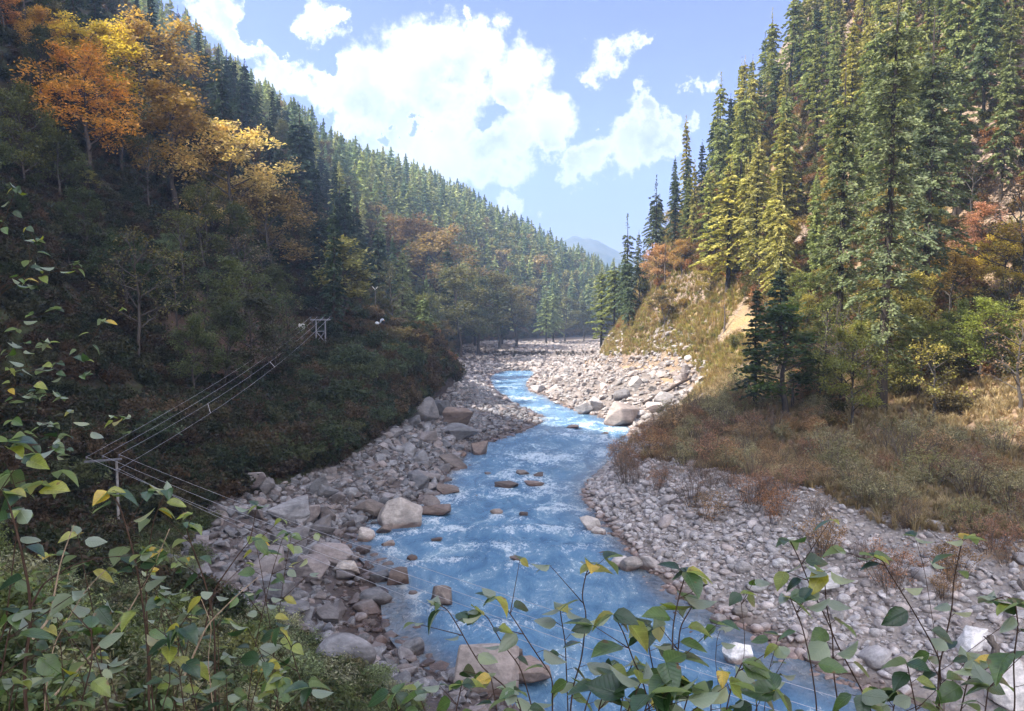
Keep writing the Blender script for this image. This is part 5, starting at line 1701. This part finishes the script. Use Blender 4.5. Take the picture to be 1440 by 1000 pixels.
# person bending over on the mound, with a pale bundle
def skin_mesh(name, pts, edges, rad, mat, root=0):
    me = bpy.data.meshes.new(name)
    me.from_pydata(pts, edges, [])
    o = bpy.data.objects.new(name, me)
    COL.objects.link(o)
    md = o.modifiers.new('skin', 'SKIN')
    for i, v in enumerate(me.skin_vertices[0].data):
        v.radius = (rad[i], rad[i])
        v.use_root = (i == root)
    ss = o.modifiers.new('smooth', 'SUBSURF'); ss.levels = 2; ss.render_levels = 2
    me.materials.append(mat)
    return o


M_SKIN = mat_plain('skin', (0.28, 0.16, 0.10), 0.6)
M_JACKET = mat_plain('pale_blue_cloth', (0.55, 0.62, 0.75), 0.85)
M_TROUS = mat_plain('dark_cloth', (0.035, 0.035, 0.05), 0.9)
M_SACK = mat_plain('white_cloth', (0.50, 0.52, 0.57), 0.85)
M_HAIR = mat_plain('black_hair', (0.015, 0.012, 0.01), 0.6)
hp = W(540, 458, 113.5)
pz = g1(hp[0], hp[1])
pr_ = pole_root('person', (hp[0], hp[1], pz), 'person in a pale blue top and dark trousers bending forward on the mound', 'person')
bp_ = [(0, 0, .88), (0, -.02, 1.05), (-.22, -.02, 1.22), (-.42, -.03, 1.26), (-.52, -.03, 1.25), (-.62, -.03, 1.22), (-.70, -.03, 1.18),
       (.02, .1, .84), (-.05, .12, .48), (.04, .12, .08), (-.1, .12, .04), (.02, -.1, .84), (-.08, -.12, .48), (.02, -.12, .08), (-.12, -.12, .04),
       (-.40, .19, 1.2), (-.44, .22, .92), (-.55, .2, .68), (-.58, .2, .60), (-.40, -.2, 1.2), (-.46, -.24, .92), (-.56, -.2, .70), (-.6, -.2, .62)]
be = [(0, 1), (1, 2), (2, 3), (3, 4), (4, 5), (5, 6), (0, 7), (7, 8), (8, 9), (9, 10), (0, 11), (11, 12), (12, 13), (13, 14), (3, 15), (15, 16), (16, 17), (17, 18), (3, 19), (19, 20), (20, 21), (21, 22)]
br = [.14, .14, .15, .14, .055, .10, .085, .095, .06, .045, .04, .095, .06, .045, .04, .065, .045, .035, .03, .065, .045, .035, .03]
body = skin_mesh('body', bp_, be, br, M_SKIN); body.parent = pr_
jk = skin_mesh('jacket', [bp_[i] for i in (1, 2, 3, 15, 16, 17, 19, 20, 21)], [(0, 1), (1, 2), (2, 3), (3, 4), (4, 5), (2, 6), (6, 7), (7, 8)], [.17, .18, .16, .085, .065, .05, .085, .065, .05], M_JACKET); jk.parent = pr_
tr_ = skin_mesh('trousers', [bp_[i] for i in (0, 7, 8, 9, 11, 12, 13)], [(0, 1), (1, 2), (2, 3), (0, 4), (4, 5), (5, 6)], [.165, .115, .08, .065, .115, .08, .065], M_TROUS); tr_.parent = pr_
hr = skin_mesh('hair', [(-.60, -.03, 1.27), (-.66, -.03, 1.27), (-.56, -.03, 1.25)], [(0, 1), (0, 2)], [.1, .08, .07], M_HAIR); hr.parent = pr_
bp2 = W(530, 458, 112.6)
bm = bmesh.new(); bmesh.ops.create_icosphere(bm, subdivisions=3, radius=.5)
for v in bm.verts:
    v.co *= 1 + .18 * math.sin(5 * v.co.x + 3 * v.co.z) * math.cos(4 * v.co.y)
    v.co *= .72
    v.co.z *= .75
zb = g1(bp2[0], bp2[1])
tag(link('bundle', bm_mesh('bundle', bm, M_SACK, True), None, (bp2[0], bp2[1], zb + .24)), 'round white bundle on the mound beside the bending person', 'bundle')

# ------------------------------------------------------------------ saplings in front of the viewpoint
lm, t = material('sapling_leaf')
uvn = t.n('ShaderNodeUVMap', uv_map='UVMap')
sx = t.n('ShaderNodeSeparateXYZ', {0: uvn.outputs[0]})
ge = t.n('ShaderNodeNewGeometry')
oi = t.n('ShaderNodeObjectInfo')
isl = ge.outputs['Random Per Island']
hue = t.ramp(isl, [(0.0, (0.012, 0.034, 0.015)), (0.40, (0.028, 0.066, 0.025)), (0.64, (0.075, 0.13, 0.032)), (0.85, (0.20, 0.23, 0.036)), (0.93, (0.45, 0.29, 0.03)), (0.965, (0.32, 0.13, 0.03)), (1.0, (0.07, 0.12, 0.03))])
u_ = t.m('ABSOLUTE', t.m('SUBTRACT', sx.outputs[0], 0.5))
vv = t.m('SUBTRACT', sx.outputs[1], t.m('MULTIPLY', u_, 0.55))
side = t.m('ABSOLUTE', t.m('SUBTRACT', t.m('FRACT', t.m('MULTIPLY', vv, 8.0)), 0.5))
vein = t.m('MAXIMUM', t.rng(side, 0.10, 0.03, 0, 0.7), t.rng(u_, 0.035, 0.012, 0, 1))
tcn = t.n('ShaderNodeTexCoord')
nz = t.noise(28.0, tcn.outputs['Object'], 4.0, 0.6)
k = t.rng(nz.outputs[0], 0.3, 0.7, 0.7, 1.3)
lc = t.n('ShaderNodeVectorMath', {0: hue, 'Scale': k}, operation='SCALE').outputs[0]
brown = t.rng(t.m('ADD', nz.outputs[0], t.m('MULTIPLY', u_, 0.25)), 0.70, 0.76, 0, 0.8)
lc = t.mix(brown, lc, (0.13, 0.06, 0.02, 1))
lc = t.mix(t.m('MULTIPLY', vein, 0.35), lc, t.mix(1.0, lc, (1.9, 1.7, 1.8, 1), 'MULTIPLY'))
lc = t.mix(t.m('MULTIPLY', ge.outputs['Backfacing'], 0.6), lc, (0.30, 0.34, 0.27, 1))
bmp = t.n('ShaderNodeBump', {'Strength': 0.5, 'Distance': 0.004, 'Height': t.m('MULTIPLY', vein, -1.0)})
pr = t.n('ShaderNodeBsdfPrincipled', {'Base Color': lc, 'Roughness': 0.33, 'Normal': bmp.outputs[0], 'Specular IOR Level': 0.75})
trn = t.n('ShaderNodeBsdfTranslucent', {0: t.mix(1.0, lc, (1.9, 2.2, 0.9, 1), 'MULTIPLY')})
ms = t.n('ShaderNodeMixShader', {0: 0.30, 1: pr.outputs[0], 2: trn.outputs[0]})
out(t, ms.outputs[0])
M_SAPLEAF = lm
M_STEM = mat_bark('sapling_bark', (0.035, 0.022, 0.016), (0.095, 0.060, 0.045), 60)
M_STRAW = mat_bark('dry_stalk', (0.26, 0.19, 0.13), (0.45, 0.35, 0.25), 40)

LV = np.array([0, .10, .28, .50, .72, .88, 1.0])
LWD = np.array([0.02, .62, 1.0, .92, .60, .26, 0.0])


def add_leaf(mb, r, p, d, up, Ln, Wd):
    """an ovate leaf folded along its midrib, drooping towards the tip"""
    d = unit(d)
    if r.uniform() < .3:
        up = -np.asarray(up)
    s = unit(np.cross(d, up))
    n = np.cross(s, d)
    fold = r.uniform(.1, .55)
    curl = r.uniform(.1, .75)
    tw = r.normal(0, .25)
    V, U = [], []
    for v, w in zip(LV, LWD):
        c = p + d * (v * Ln * (1 - .12 * curl * v)) - n * (curl * Ln * .5 * v * v)
        s2 = s * math.cos(tw * v) + n * math.sin(tw * v)
        n2 = n * math.cos(tw * v) - s * math.sin(tw * v)
        jag = 1 + r.normal(0, .05)
        for q in (-1, 0, 1):
            V.append(c + s2 * (q * w * Wd * .5 * jag * math.cos(fold)) + n2 * (abs(q) * w * Wd * .5 * math.sin(fold)))
            U.append((.5 + .5 * q * w, v))
    Q = []
    for i in range(6):
        for j in range(2):
            a = i * 3 + j
            Q.append((a, a + 1, a + 4, a + 3))
    mb.add(V, Q, 0, np.array(U))


SAPS = 0


def sapling(label, stems, leaf=0.085, gap=0.05, group='saplings in front of the river', start=0.25, stemw=.0055, cat='sapling', name='sapling', twigs=True, droop=-.45, bare=False, mat=None, tuft=4):
    """stems: lists of (px, py, distance) joints from the foot upwards; leaves alternate along the upper part"""
    global SAPS
    SAPS += 1
    r = np.random.default_rng(5000 + SAPS)
    sb, lb = MB(), MB()
    first = None
    for st in stems:
        q = np.array([W(*j) for j in st])
        # run the foot on below the frame until it meets the slope
        if st[0][1] >= 985 or st[0][0] <= 5 or st[0][0] >= 1435:
            d0 = unit(q[0] - q[1])
            ext = q[0] + np.array([d0[0] * .3 + (-.5 if st[0][0] <= 5 else .5 if st[0][0] >= 1435 else 0), .15, -.8])
            gzz = g1(ext[0], ext[1])
            ext2 = np.array([ext[0], ext[1] + .1, min(gzz - .1, ext[2])])
            q = np.vstack([ext2, ext, q])
        if first is None:
            first = q[0]
        m_ = len(q)
        tt = np.linspace(0, m_ - 1, m_ * 6)
        fine = np.column_stack([np.interp(tt, np.arange(m_), q[:, c]) for c in range(3)])
        ker = np.array([1, 2, 3, 2, 1]) / 9
        for c in range(3):
            e = np.pad(fine[:, c], 2, mode='edge')
            fine[:, c] = np.convolve(e, ker, 'valid')
        seg = np.r_[0, np.cumsum(np.linalg.norm(np.diff(fine, axis=0), axis=1))]
        tot = seg[-1]
        sb.tube(fine, np.interp(seg / tot, [0, 1], [stemw * 1.25, stemw * .35]), 5)
        if bare:
            continue
        vis0 = seg[np.argmin(np.linalg.norm(fine - np.array(W(*st[0])), axis=1))]
        s = vis0 + (tot - vis0) * start
        side = 1
        while s < tot:
            p = np.array([np.interp(s, seg, fine[:, c]) for c in range(3)])
            dr = unit(np.array([np.interp(min(s + .02, tot), seg, fine[:, c]) for c in range(3)]) - p + 1e-6)
            az = r.uniform(-.7, .7) + (0 if side > 0 else math.pi)
            o = np.array([math.cos(az), math.sin(az) * .8, r.uniform(droop, .35)])
            pet = unit(o + dr * .6) * r.uniform(.015, .035)
            sb.tube([p, p + pet], .0012, 3, 0, cap=False)
            k = r.uniform(.65, 1.2)
            add_leaf(lb, r, p + pet, unit(o + np.array([0, 0, r.uniform(droop * 1.3, .1)])), unit(np.array([r.normal(0, .35), r.normal(-.15, .35), 1])), leaf * k, leaf * k * r.uniform(.6, .78))
            if twigs and r.uniform() < .22:
                e = p + unit(o + dr) * r.uniform(.08, .2)
                sb.tube([p, e], [.002, .001], 3, 0, cap=False)
                for _ in range(2):
                    k = r.uniform(.5, 1.0)
                    add_leaf(lb, r, e, unit(np.array([r.normal(0, 1), r.normal(0, .7), r.uniform(-.7, .3)])), unit(np.array([r.normal(0, .4), r.normal(0, .4), 1])), leaf * k, leaf * k * .7)
            side = -side
            s += gap * r.uniform(.6, 1.4)
        tip = fine[-1]
        for j in range(tuft):
            az = r.uniform(0, 6.28)
            k = r.uniform(.6, 1.05)
            add_leaf(lb, r, tip, unit(np.array([math.cos(az), math.sin(az), r.uniform(-.7, .4)])), unit(np.array([r.normal(0, .4), r.normal(0, .4), 1])), leaf * k, leaf * k * .7)
    base = first
    root = link(name, None, None, tuple(base))
    root.empty_display_size = .1
    tag(root, label, cat, group)
    for mbx in (sb, lb):
        for i in range(len(mbx.v)):
            mbx.v[i] = mbx.v[i] - base
    link('stem', sb.mesh('sapling_stem', [mat or M_STEM], True), root)
    if lb.n:
        link('foliage', lb.mesh('sapling_foliage', [M_SAPLEAF], True, True), root)
    return root


D = 2.7
sapling('sapling at bottom centre whose tip points up left over the river', [[(777, 1000, D), (777, 952, D), (752, 916, D), (721, 868, D), (704, 846, D), (696, 838, D)]], .085, .075, start=.2)
sapling('thin upright sapling left of the tallest centre one', [[(799, 1000, 2.9), (796, 932, 2.9), (795, 904, 2.9), (789, 868, 2.9), (787, 852, 2.9)]], .09, .06, start=.15)
sapling('tallest centre sapling with a lone leaf pair at the top', [[(802, 1000, 2.6), (806, 965, 2.6), (818, 927, 2.6), (825, 866, 2.6), (818, 838, 2.6), (824, 807, 2.6), (832, 792, 2.6)]], .095, .07, start=.1)
sapling('slanting sapling rising left in front of the huge pale boulder', [[(735, 1000, 2.7), (710, 965, 2.7), (679, 940, 2.7), (663, 915, 2.7), (643, 879, 2.7), (629, 857, 2.7), (610, 846, 2.7)]], .08, .08, start=.12)
sapling('sapling with small hanging leaves in front of the pale boulder', [[(750, 1000, 2.9), (732, 938, 2.9), (704, 902, 2.9), (686, 868, 2.9), (668, 856, 2.9)]], .08, .07, start=.1)
sapling('low leafy shoots at the foot of the huge pale boulder', [[(640, 1005, 2.5), (650, 960, 2.5)], [(700, 1005, 2.6), (690, 950, 2.6)], [(600, 1005, 2.5), (585, 968, 2.5)], [(560, 1005, 2.4), (556, 975, 2.4)], [(735, 1005, 2.4), (722, 968, 2.4)]], .08, .05, start=.0)
sapling('sapling right of the tallest centre one with large dark leaves', [[(915, 1000, 2.4), (902, 952, 2.4), (890, 927, 2.4), (877, 890, 2.4), (862, 862, 2.4)]], .105, .07, start=.35)
sapling('leaning sapling with broad leaves over the middle of the river', [[(926, 1000, 2.5), (924, 965, 2.5), (913, 915, 2.5), (911, 878, 2.5)]], .11, .07, start=.3)
sapling('twin stemmed sapling with a dark leafy head over the right water', [[(945, 1000, 2.3), (945, 954, 2.3), (946, 882, 2.3), (955, 838, 2.3), (966, 802, 2.3)], [(951, 1000, 2.33), (951, 954, 2.33), (956, 882, 2.33), (975, 850, 2.33)]], .105, .055, start=.45)
sapling('dense clump of big pale leaves below the twin stemmed sapling', [[(880, 1005, 2.2), (902, 958, 2.2)], [(930, 1005, 2.2), (940, 950, 2.2)], [(960, 1005, 2.2), (972, 965, 2.2)], [(905, 1005, 2.15), (915, 975, 2.15)], [(840, 1005, 2.3), (850, 970, 2.3)]], .115, .06, start=.0)
sapling('low shoots with brown tipped leaves between centre stems', [[(820, 1005, 2.5), (835, 960, 2.5), (862, 935, 2.5)], [(872, 1005, 2.6), (880, 955, 2.6), (893, 925, 2.6)]], .075, .06, start=.1)
sapling('bare thin twigs standing in front of the grey shallows', [[(1075, 1000, 2.8), (1079, 952, 2.8), (1096, 890, 2.8)], [(1060, 1000, 2.8), (1090, 950, 2.8), (1110, 915, 2.8)]], .07, .12, start=.6, stemw=.0035, tuft=1)
sapling('tall right sapling with pale top leaves', [[(1318, 1000, 2.5), (1320, 942, 2.5), (1329, 900, 2.5), (1339, 855, 2.5), (1341, 817, 2.5), (1349, 779, 2.5), (1354, 757, 2.5)]], .085, .075, start=.05)
sapling('branch leaning left from the tall right sapling', [[(1322, 990, 2.45), (1322, 928, 2.45), (1304, 893, 2.45), (1280, 852, 2.45), (1249, 803, 2.45), (1242, 789, 2.45), (1228, 782, 2.45)]], .09, .075, start=.12)
sapling('thin sapling leaning left across the right cobbles', [[(1228, 1000, 2.6), (1204, 956, 2.6), (1176, 904, 2.6), (1165, 876, 2.6), (1141, 828, 2.6), (1124, 786, 2.6), (1110, 758, 2.6)]], .085, .09, start=.3)
sapling('upright sapling before the long white slab', [[(1180, 1000, 2.5), (1172, 945, 2.5), (1171, 893, 2.5), (1162, 852, 2.5), (1159, 800, 2.5)]], .09, .075, start=.35)
sapling('leafy sapling just left of the one before the white slab', [[(1150, 1000, 2.4), (1140, 930, 2.4), (1128, 880, 2.4), (1110, 838, 2.4)]], .09, .09, start=.35)
sapling('pair of small blue green leaves on a twig before the brown bank', [[(1330, 1000, 3.2), (1316, 900, 3.2), (1300, 800, 3.2), (1286, 752, 3.2)]], .08, .2, start=.85, stemw=.003, twigs=False, tuft=3)
sapling('leafy twig entering from the right edge above the white corner boulder', [[(1440, 850, 2.6), (1415, 838, 2.6), (1390, 846, 2.6)]], .085, .06, start=.1)
sapling('dark leafed sapling cut by the right edge', [[(1428, 1000, 2.2), (1425, 930, 2.2), (1432, 880, 2.2), (1428, 850, 2.2)]], .11, .07, start=.2)
sapling('low yellowing shoots at the foot of the tall right sapling', [[(1290, 1005, 2.4), (1282, 965, 2.4), (1275, 930, 2.4)], [(1350, 1005, 2.4), (1360, 960, 2.4), (1375, 925, 2.4)], [(1255, 1005, 2.5), (1262, 970, 2.5)], [(1385, 1005, 2.3), (1390, 965, 2.3)]], .09, .055, start=.0)
sapling('broad leaved shoots in the bottom right between two saplings', [[(1215, 1005, 2.3), (1212, 975, 2.3)], [(1110, 1005, 2.3), (1105, 985, 2.3), (1090, 970, 2.3)], [(1020, 1005, 2.3), (1030, 960, 2.3), (1045, 930, 2.3)], [(1000, 1005, 2.3), (1000, 968, 2.3)], [(1065, 1005, 2.4), (1062, 965, 2.4)]], .095, .055, start=.0)
sapling('long thin bent twig crossing the right saplings', [[(1440, 859, 2.7), (1390, 895, 2.7), (1332, 938, 2.7), (1290, 960, 2.7)]], .06, .3, start=.9, stemw=.003, bare=True)
sapling('small leaf pair on a twig over the right water edge', [[(1015, 1000, 2.8), (1006, 930, 2.8), (1008, 900, 2.8), (1015, 880, 2.8)]], .075, .06, start=.75, stemw=.003, tuft=2)
sapling('lone leaf sapling in front of the right cobbles', [[(1040, 1000, 3.0), (1048, 900, 3.0), (1042, 848, 3.0), (1041, 834, 3.0)]], .085, .3, start=.9, stemw=.003, tuft=2)

LG = 'saplings of the near left slope'
sapling('dark stemmed sapling at the left edge with big round leaves', [[(36, 1000, 2.1), (34, 939, 2.1), (43, 878, 2.1), (41, 827, 2.1), (25, 752, 2.1), (7, 690, 2.1)]], .078, .065, LG, .25, .0075)
sapling('tall dark stemmed sapling with pale glossy top leaves near the crossarm pole', [[(209, 1000, 2.6), (209, 928, 2.6), (202, 856, 2.6), (191, 791, 2.6), (176, 734, 2.6), (165, 705, 2.6), (150, 690, 2.6)]], .085, .06, LG, .35, .0065)
sapling('dark stemmed sapling third from the left edge', [[(302, 1000, 2.9), (302, 874, 2.9), (287, 814, 2.9), (267, 760, 2.9), (262, 742, 2.9)]], .08, .07, LG, .45, .0065)
sapling('forked sapling crowned by a bright green leaf and white ones', [[(215, 1000, 2.9), (205, 850, 2.9), (208, 780, 2.9), (216, 730, 2.9), (236, 686, 2.9)], [(208, 800, 2.9), (212, 780, 2.9), (225, 772, 2.9)]], .078, .06, LG, .6, .005)
sapling('sapling with two upright yellow green leaves before the rock field', [[(285, 900, 3.2), (300, 830, 3.2), (335, 780, 3.2), (352, 760, 3.2), (362, 708, 3.2)]], .078, .14, LG, .75, .0035, tuft=3)
sapling('arching pale twig across the lower left thicket', [[(40, 860, 2.5), (61, 820, 2.5), (101, 795, 2.5), (144, 784, 2.5), (202, 780, 2.5)]], .07, .12, LG, .3, .003)
sapling('sapling with long hanging leaves at the right of the left thicket', [[(440, 1005, 2.7), (420, 950, 2.7), (408, 905, 2.7), (392, 880, 2.7)]], .08, .065, LG, .2, .004)
sapling('spreading shoots with yellow leaves low on the left', [[(350, 1005, 2.5), (362, 960, 2.5), (378, 930, 2.5)], [(385, 1005, 2.5), (398, 950, 2.5)], [(320, 1005, 2.6), (318, 950, 2.6)], [(430, 1005, 2.4), (436, 965, 2.4)]], .085, .055, LG, 0.0, .004)
sapling('leafy clump in the very corner at the lower left', [[(10, 1005, 1.9), (20, 960, 1.9)], [(70, 1005, 2.0), (60, 950, 2.0)], [(110, 1005, 2.1), (130, 930, 2.1), (128, 880, 2.1)], [(0, 960, 1.9), (10, 900, 1.9), (22, 860, 1.9)]], .078, .055, LG, 0.0, .005)
sapling('sapling with one large yellow leaf by the left edge', [[(5, 900, 2.3), (15, 820, 2.3), (22, 760, 2.3), (28, 715, 2.3)]], .078, .07, LG, .4, .004)
sapling('crowded pale leafed shoots in the middle of the left thicket', [[(150, 1005, 2.8), (140, 900, 2.8), (120, 810, 2.8), (108, 748, 2.8)], [(240, 1005, 2.9), (262, 920, 2.9), (270, 860, 2.9)], [(170, 1005, 2.8), (150, 930, 2.8)]], .078, .06, LG, .2, .004)
sapling('drooping silvery leafed shoots left of the third dark stem', [[(260, 1005, 2.4), (250, 930, 2.4), (252, 880, 2.4)], [(225, 1005, 2.4), (240, 960, 2.4), (235, 905, 2.4)]], .078, .06, LG, .2, .004)
for i, (pts, lb) in enumerate([([(60, 1000, 2.5), (75, 905, 2.5), (120, 830, 2.5), (150, 800, 2.5)], 'pale dry stalk arching at the far left'), ([(75, 980, 2.6), (120, 930, 2.6), (175, 870, 2.6), (215, 800, 2.6), (240, 740, 2.6)], 'pale dry stalk leaning right through the left thicket'),
                               ([(45, 900, 2.4), (70, 870, 2.4), (85, 790, 2.4), (105, 735, 2.4)], 'pale bent stalk near the dark stemmed edge sapling'), ([(300, 1000, 2.8), (292, 930, 2.8), (298, 880, 2.8), (282, 840, 2.8)], 'pale dry stalk beside the third dark stem'), ([(255, 960, 2.7), (290, 880, 2.7), (330, 840, 2.7), (365, 810, 2.7)], 'thin pale stalk pointing at the dark square boulder')]):
    sapling(lb, [pts], .06, .2, 'dry stalks in the left thicket', .9, .0035, 'stalk', 'dry_stalk', bare=True, mat=M_STRAW)

THK = ['with a reddish leaf low down', 'leaning left', 'leaning right', 'with sparse pale leaves', 'with a crooked top', 'half hidden behind the others', 'with drooping leaves', 'very thin and straight', 'branching low', 'with crowded small leaves', 'with a bare top', 'short and leafy', 'tall and wispy', 'with curled leaves']
rt = random.Random(5)
for i, w_ in enumerate(THK):
    d_ = rt.uniform(2.3, 4.2)
    x0 = 12 + i * 30 + rt.uniform(-10, 10)
    ytop = rt.uniform(745, 900)
    ln = rt.uniform(-55, 55)
    sapling('thicket sapling %s at the lower left' % w_, [[(x0, 1005, d_), (x0 + ln * .25, 1005 - (1005 - ytop) * .4, d_), (x0 + ln * .7, 1005 - (1005 - ytop) * .8, d_), (x0 + ln, ytop, d_)]], rt.uniform(.055, .075), .06, LG, .12, .0038)
TG = 'twigs reaching in from the left edge'
sapling('topmost leafy twig at the left edge', [[(0, 322, 4.2), (10, 300, 4.2), (17, 280, 4.2), (22, 262, 4.2)]], .066, .05, TG, 0.0, .004)
sapling('forked left edge twig with a white leaf at its tip', [[(0, 404, 4.2), (34, 387, 4.2), (50, 349, 4.2), (52, 338, 4.2)], [(0, 412, 4.25), (34, 392, 4.25), (63, 387, 4.2), (88, 378, 4.2), (109, 368, 4.2)], [(0, 400, 4.2), (30, 398, 4.2), (52, 405, 4.2)]], .066, .06, TG, .25, .004)
sapling('bare thin left edge twig with a white curled tip leaf', [[(0, 456, 4.3), (25, 452, 4.3), (52, 444, 4.3), (80, 434, 4.3)]], .066, .16, TG, .3, .003)
sapling('long left edge twig curving up to two upright leaves', [[(0, 521, 4.2), (63, 513, 4.2), (97, 505, 4.2), (120, 490, 4.2), (134, 471, 4.2), (145, 448, 4.2)], [(0, 528, 4.2), (50, 520, 4.2), (84, 525, 4.2), (117, 528, 4.2)]], .066, .055, TG, .15, .004)
sapling('left edge twig with many white leaves below the long curved one', [[(0, 505, 4.0), (20, 492, 4.0), (45, 490, 4.0), (70, 482, 4.0)], [(0, 545, 4.0), (40, 540, 4.0), (65, 555, 4.0), (90, 558, 4.0)], [(0, 570, 4.0), (30, 560, 4.0), (55, 548, 4.0)]], .066, .05, TG, .05, .004)
sapling('lowest left edge twig with a white leaf beside the crossarm', [[(0, 604, 3.8), (50, 612, 3.8), (97, 614, 3.8), (139, 601, 3.8), (181, 586, 3.8)], [(0, 590, 3.8), (40, 590, 3.8), (75, 598, 3.8)], [(0, 640, 3.6), (40, 625, 3.6), (80, 625, 3.6)]], .066, .055, TG, .1, .004)
sapling('big leaved spray low at the left edge', [[(0, 690, 2.6), (20, 660, 2.6), (35, 640, 2.6)], [(0, 720, 2.6), (40, 700, 2.6), (60, 680, 2.6)], [(0, 640, 2.5), (12, 620, 2.5)]], .10, .055, TG, .0, .004)

# small leaved shrubs further down the near left slope
SHR = [bush(140 + i, 1.3, 1.0, 26, 26, (.045, .065, .055, .07)[i], .9, .006) for i in range(4)]
for m_ in SHR:
    m_[1].materials.clear(); m_[1].materials.append(mat_foliage('shrub_leaves', .35, .4, (1.2, 1.05, .7), 1.1) if m_ is SHR[0] else SHR[0][1].materials[0])
nsh = bushes(36, 3.0, 5.3, 5.5, 40, SHR, .45, 1.0, 'small leaved green shrub on the near left slope below the saplings', 'shrubs of the near left slope', [(0.16, 0.21, 0.13), (0.10, 0.145, 0.07), (0.17, 0.19, 0.08), (0.24, 0.26, 0.20)], .65, 98, name='shrub')
print('shrubs', nsh)

# weeds along the low step of the far bar
cover('bar_weeds', 'dark weeds along the low step of the far gravel bar', [(m_, c) for m_, c in zip(TU, [(0.06, 0.05, 0.03), (0.05, 0.055, 0.025), (0.09, 0.06, 0.04)])], 330, 5.4, 9.9, 205.5, 208.8, .7, 1.5, 128)

# dead trunks
SNAG = [(1113, 578, 45, 'pale dead trunk standing between the dark bushy trees of the terrace'), (1222, 545, 60, 'bleached snag beside the trunk of the giant deodar'), (935, 400, 60, 'dead pole like trunk on the golden slope below the skyline conifers'), (1018, 470, 40, 'short grey snag on the rocky lip of the golden slope')]
for (px, py, hpx, lb) in SNAG:
    h = hit(px, py)
    if h is None:
        continue
    rr = np.random.default_rng(px)
    Hs = hpx * h[1] / F
    sn = link('dead_trunk', None, None, tuple(h))
    tag(sn, lb, 'dead tree')
    t_ = np.linspace(0, 1, 8)
    q = np.column_stack([np.cumsum(rr.normal(0, .03, 8)), np.cumsum(rr.normal(0, .03, 8)), t_ * Hs])
    q[0, 2] = -.5
    mb = MB(); mb.tube(q, np.interp(t_, [0, 1], [.16, .05]), 7)
    mesh_obj('trunk', mb, [M_WOOD], sn, True)
    for j in (3, 4, 5, 6):
        az = rr.uniform(0, 6.28)
        mb = MB(); mb.tube([q[j], q[j] + np.array([math.cos(az) * .3, math.sin(az) * .3, .12]), q[j] + np.array([math.cos(az) * .7, math.sin(az) * .7, .1])], [.035, .025, .01], 4)
        mesh_obj('branch', mb, [M_WOOD], sn)

many_boulders(34, 6.12, 8.9, 34, 96, ANG_B + RND_S, 0.35, 0.95, 'small wet rock just breaking the surface of the river', 'small rocks in the river', 47, keep=lambda x, y, z, s: (vnoise(x, y, 7, 33) > 0.02) | (s < 6.5))

# the remaining bushes, past those that show largest
wc_ = lambda x, y, z, s: np.array([wire_clear(a, b, c, 2.4) for a, b, c in zip(x, y, z)], bool) & open_path(x, y, z, s)
cover('bank_thicket', 'smaller bushes filling the thicket of the left bank', [(BUF[0][1], (0.04, 0.06, 0.03)), (BUF[1][1], (0.055, 0.065, 0.035)), (BUF[2][1], (0.07, 0.055, 0.034))], 120, 3.3, 4.95, 46, 126, .6, 1.2, 131, wc_)
cover('terrace_thicket', 'smaller wispy bushes filling the right terrace', [(BU[0][1], SAGE), (BU[1][1], WINE), (BU[3][1], STRAW)], 70, 10.05, 11.7, 36, 78, .6, 1.0, 132)
cover('slope_thicket', 'low shrubs dotted over the sunlit grass slope', [(BUF[0][1], (0.22, 0.20, 0.06)), (BUF[1][1], (0.15, 0.17, 0.06)), (BU[2][1], (0.30, 0.20, 0.09))], 70, 10.3, 12.6, 88, 160, .35, .7, 133)
cover('near_slope_thicket', 'low leafy growth on the near left slope', [(SHR[0][1], (0.16, 0.21, 0.13)), (SHR[1][1], (0.11, 0.15, 0.07)), (SHR[2][1], (0.22, 0.24, 0.17))], 260, 3.0, 5.25, 5.5, 42, .45, 1.0, 134)
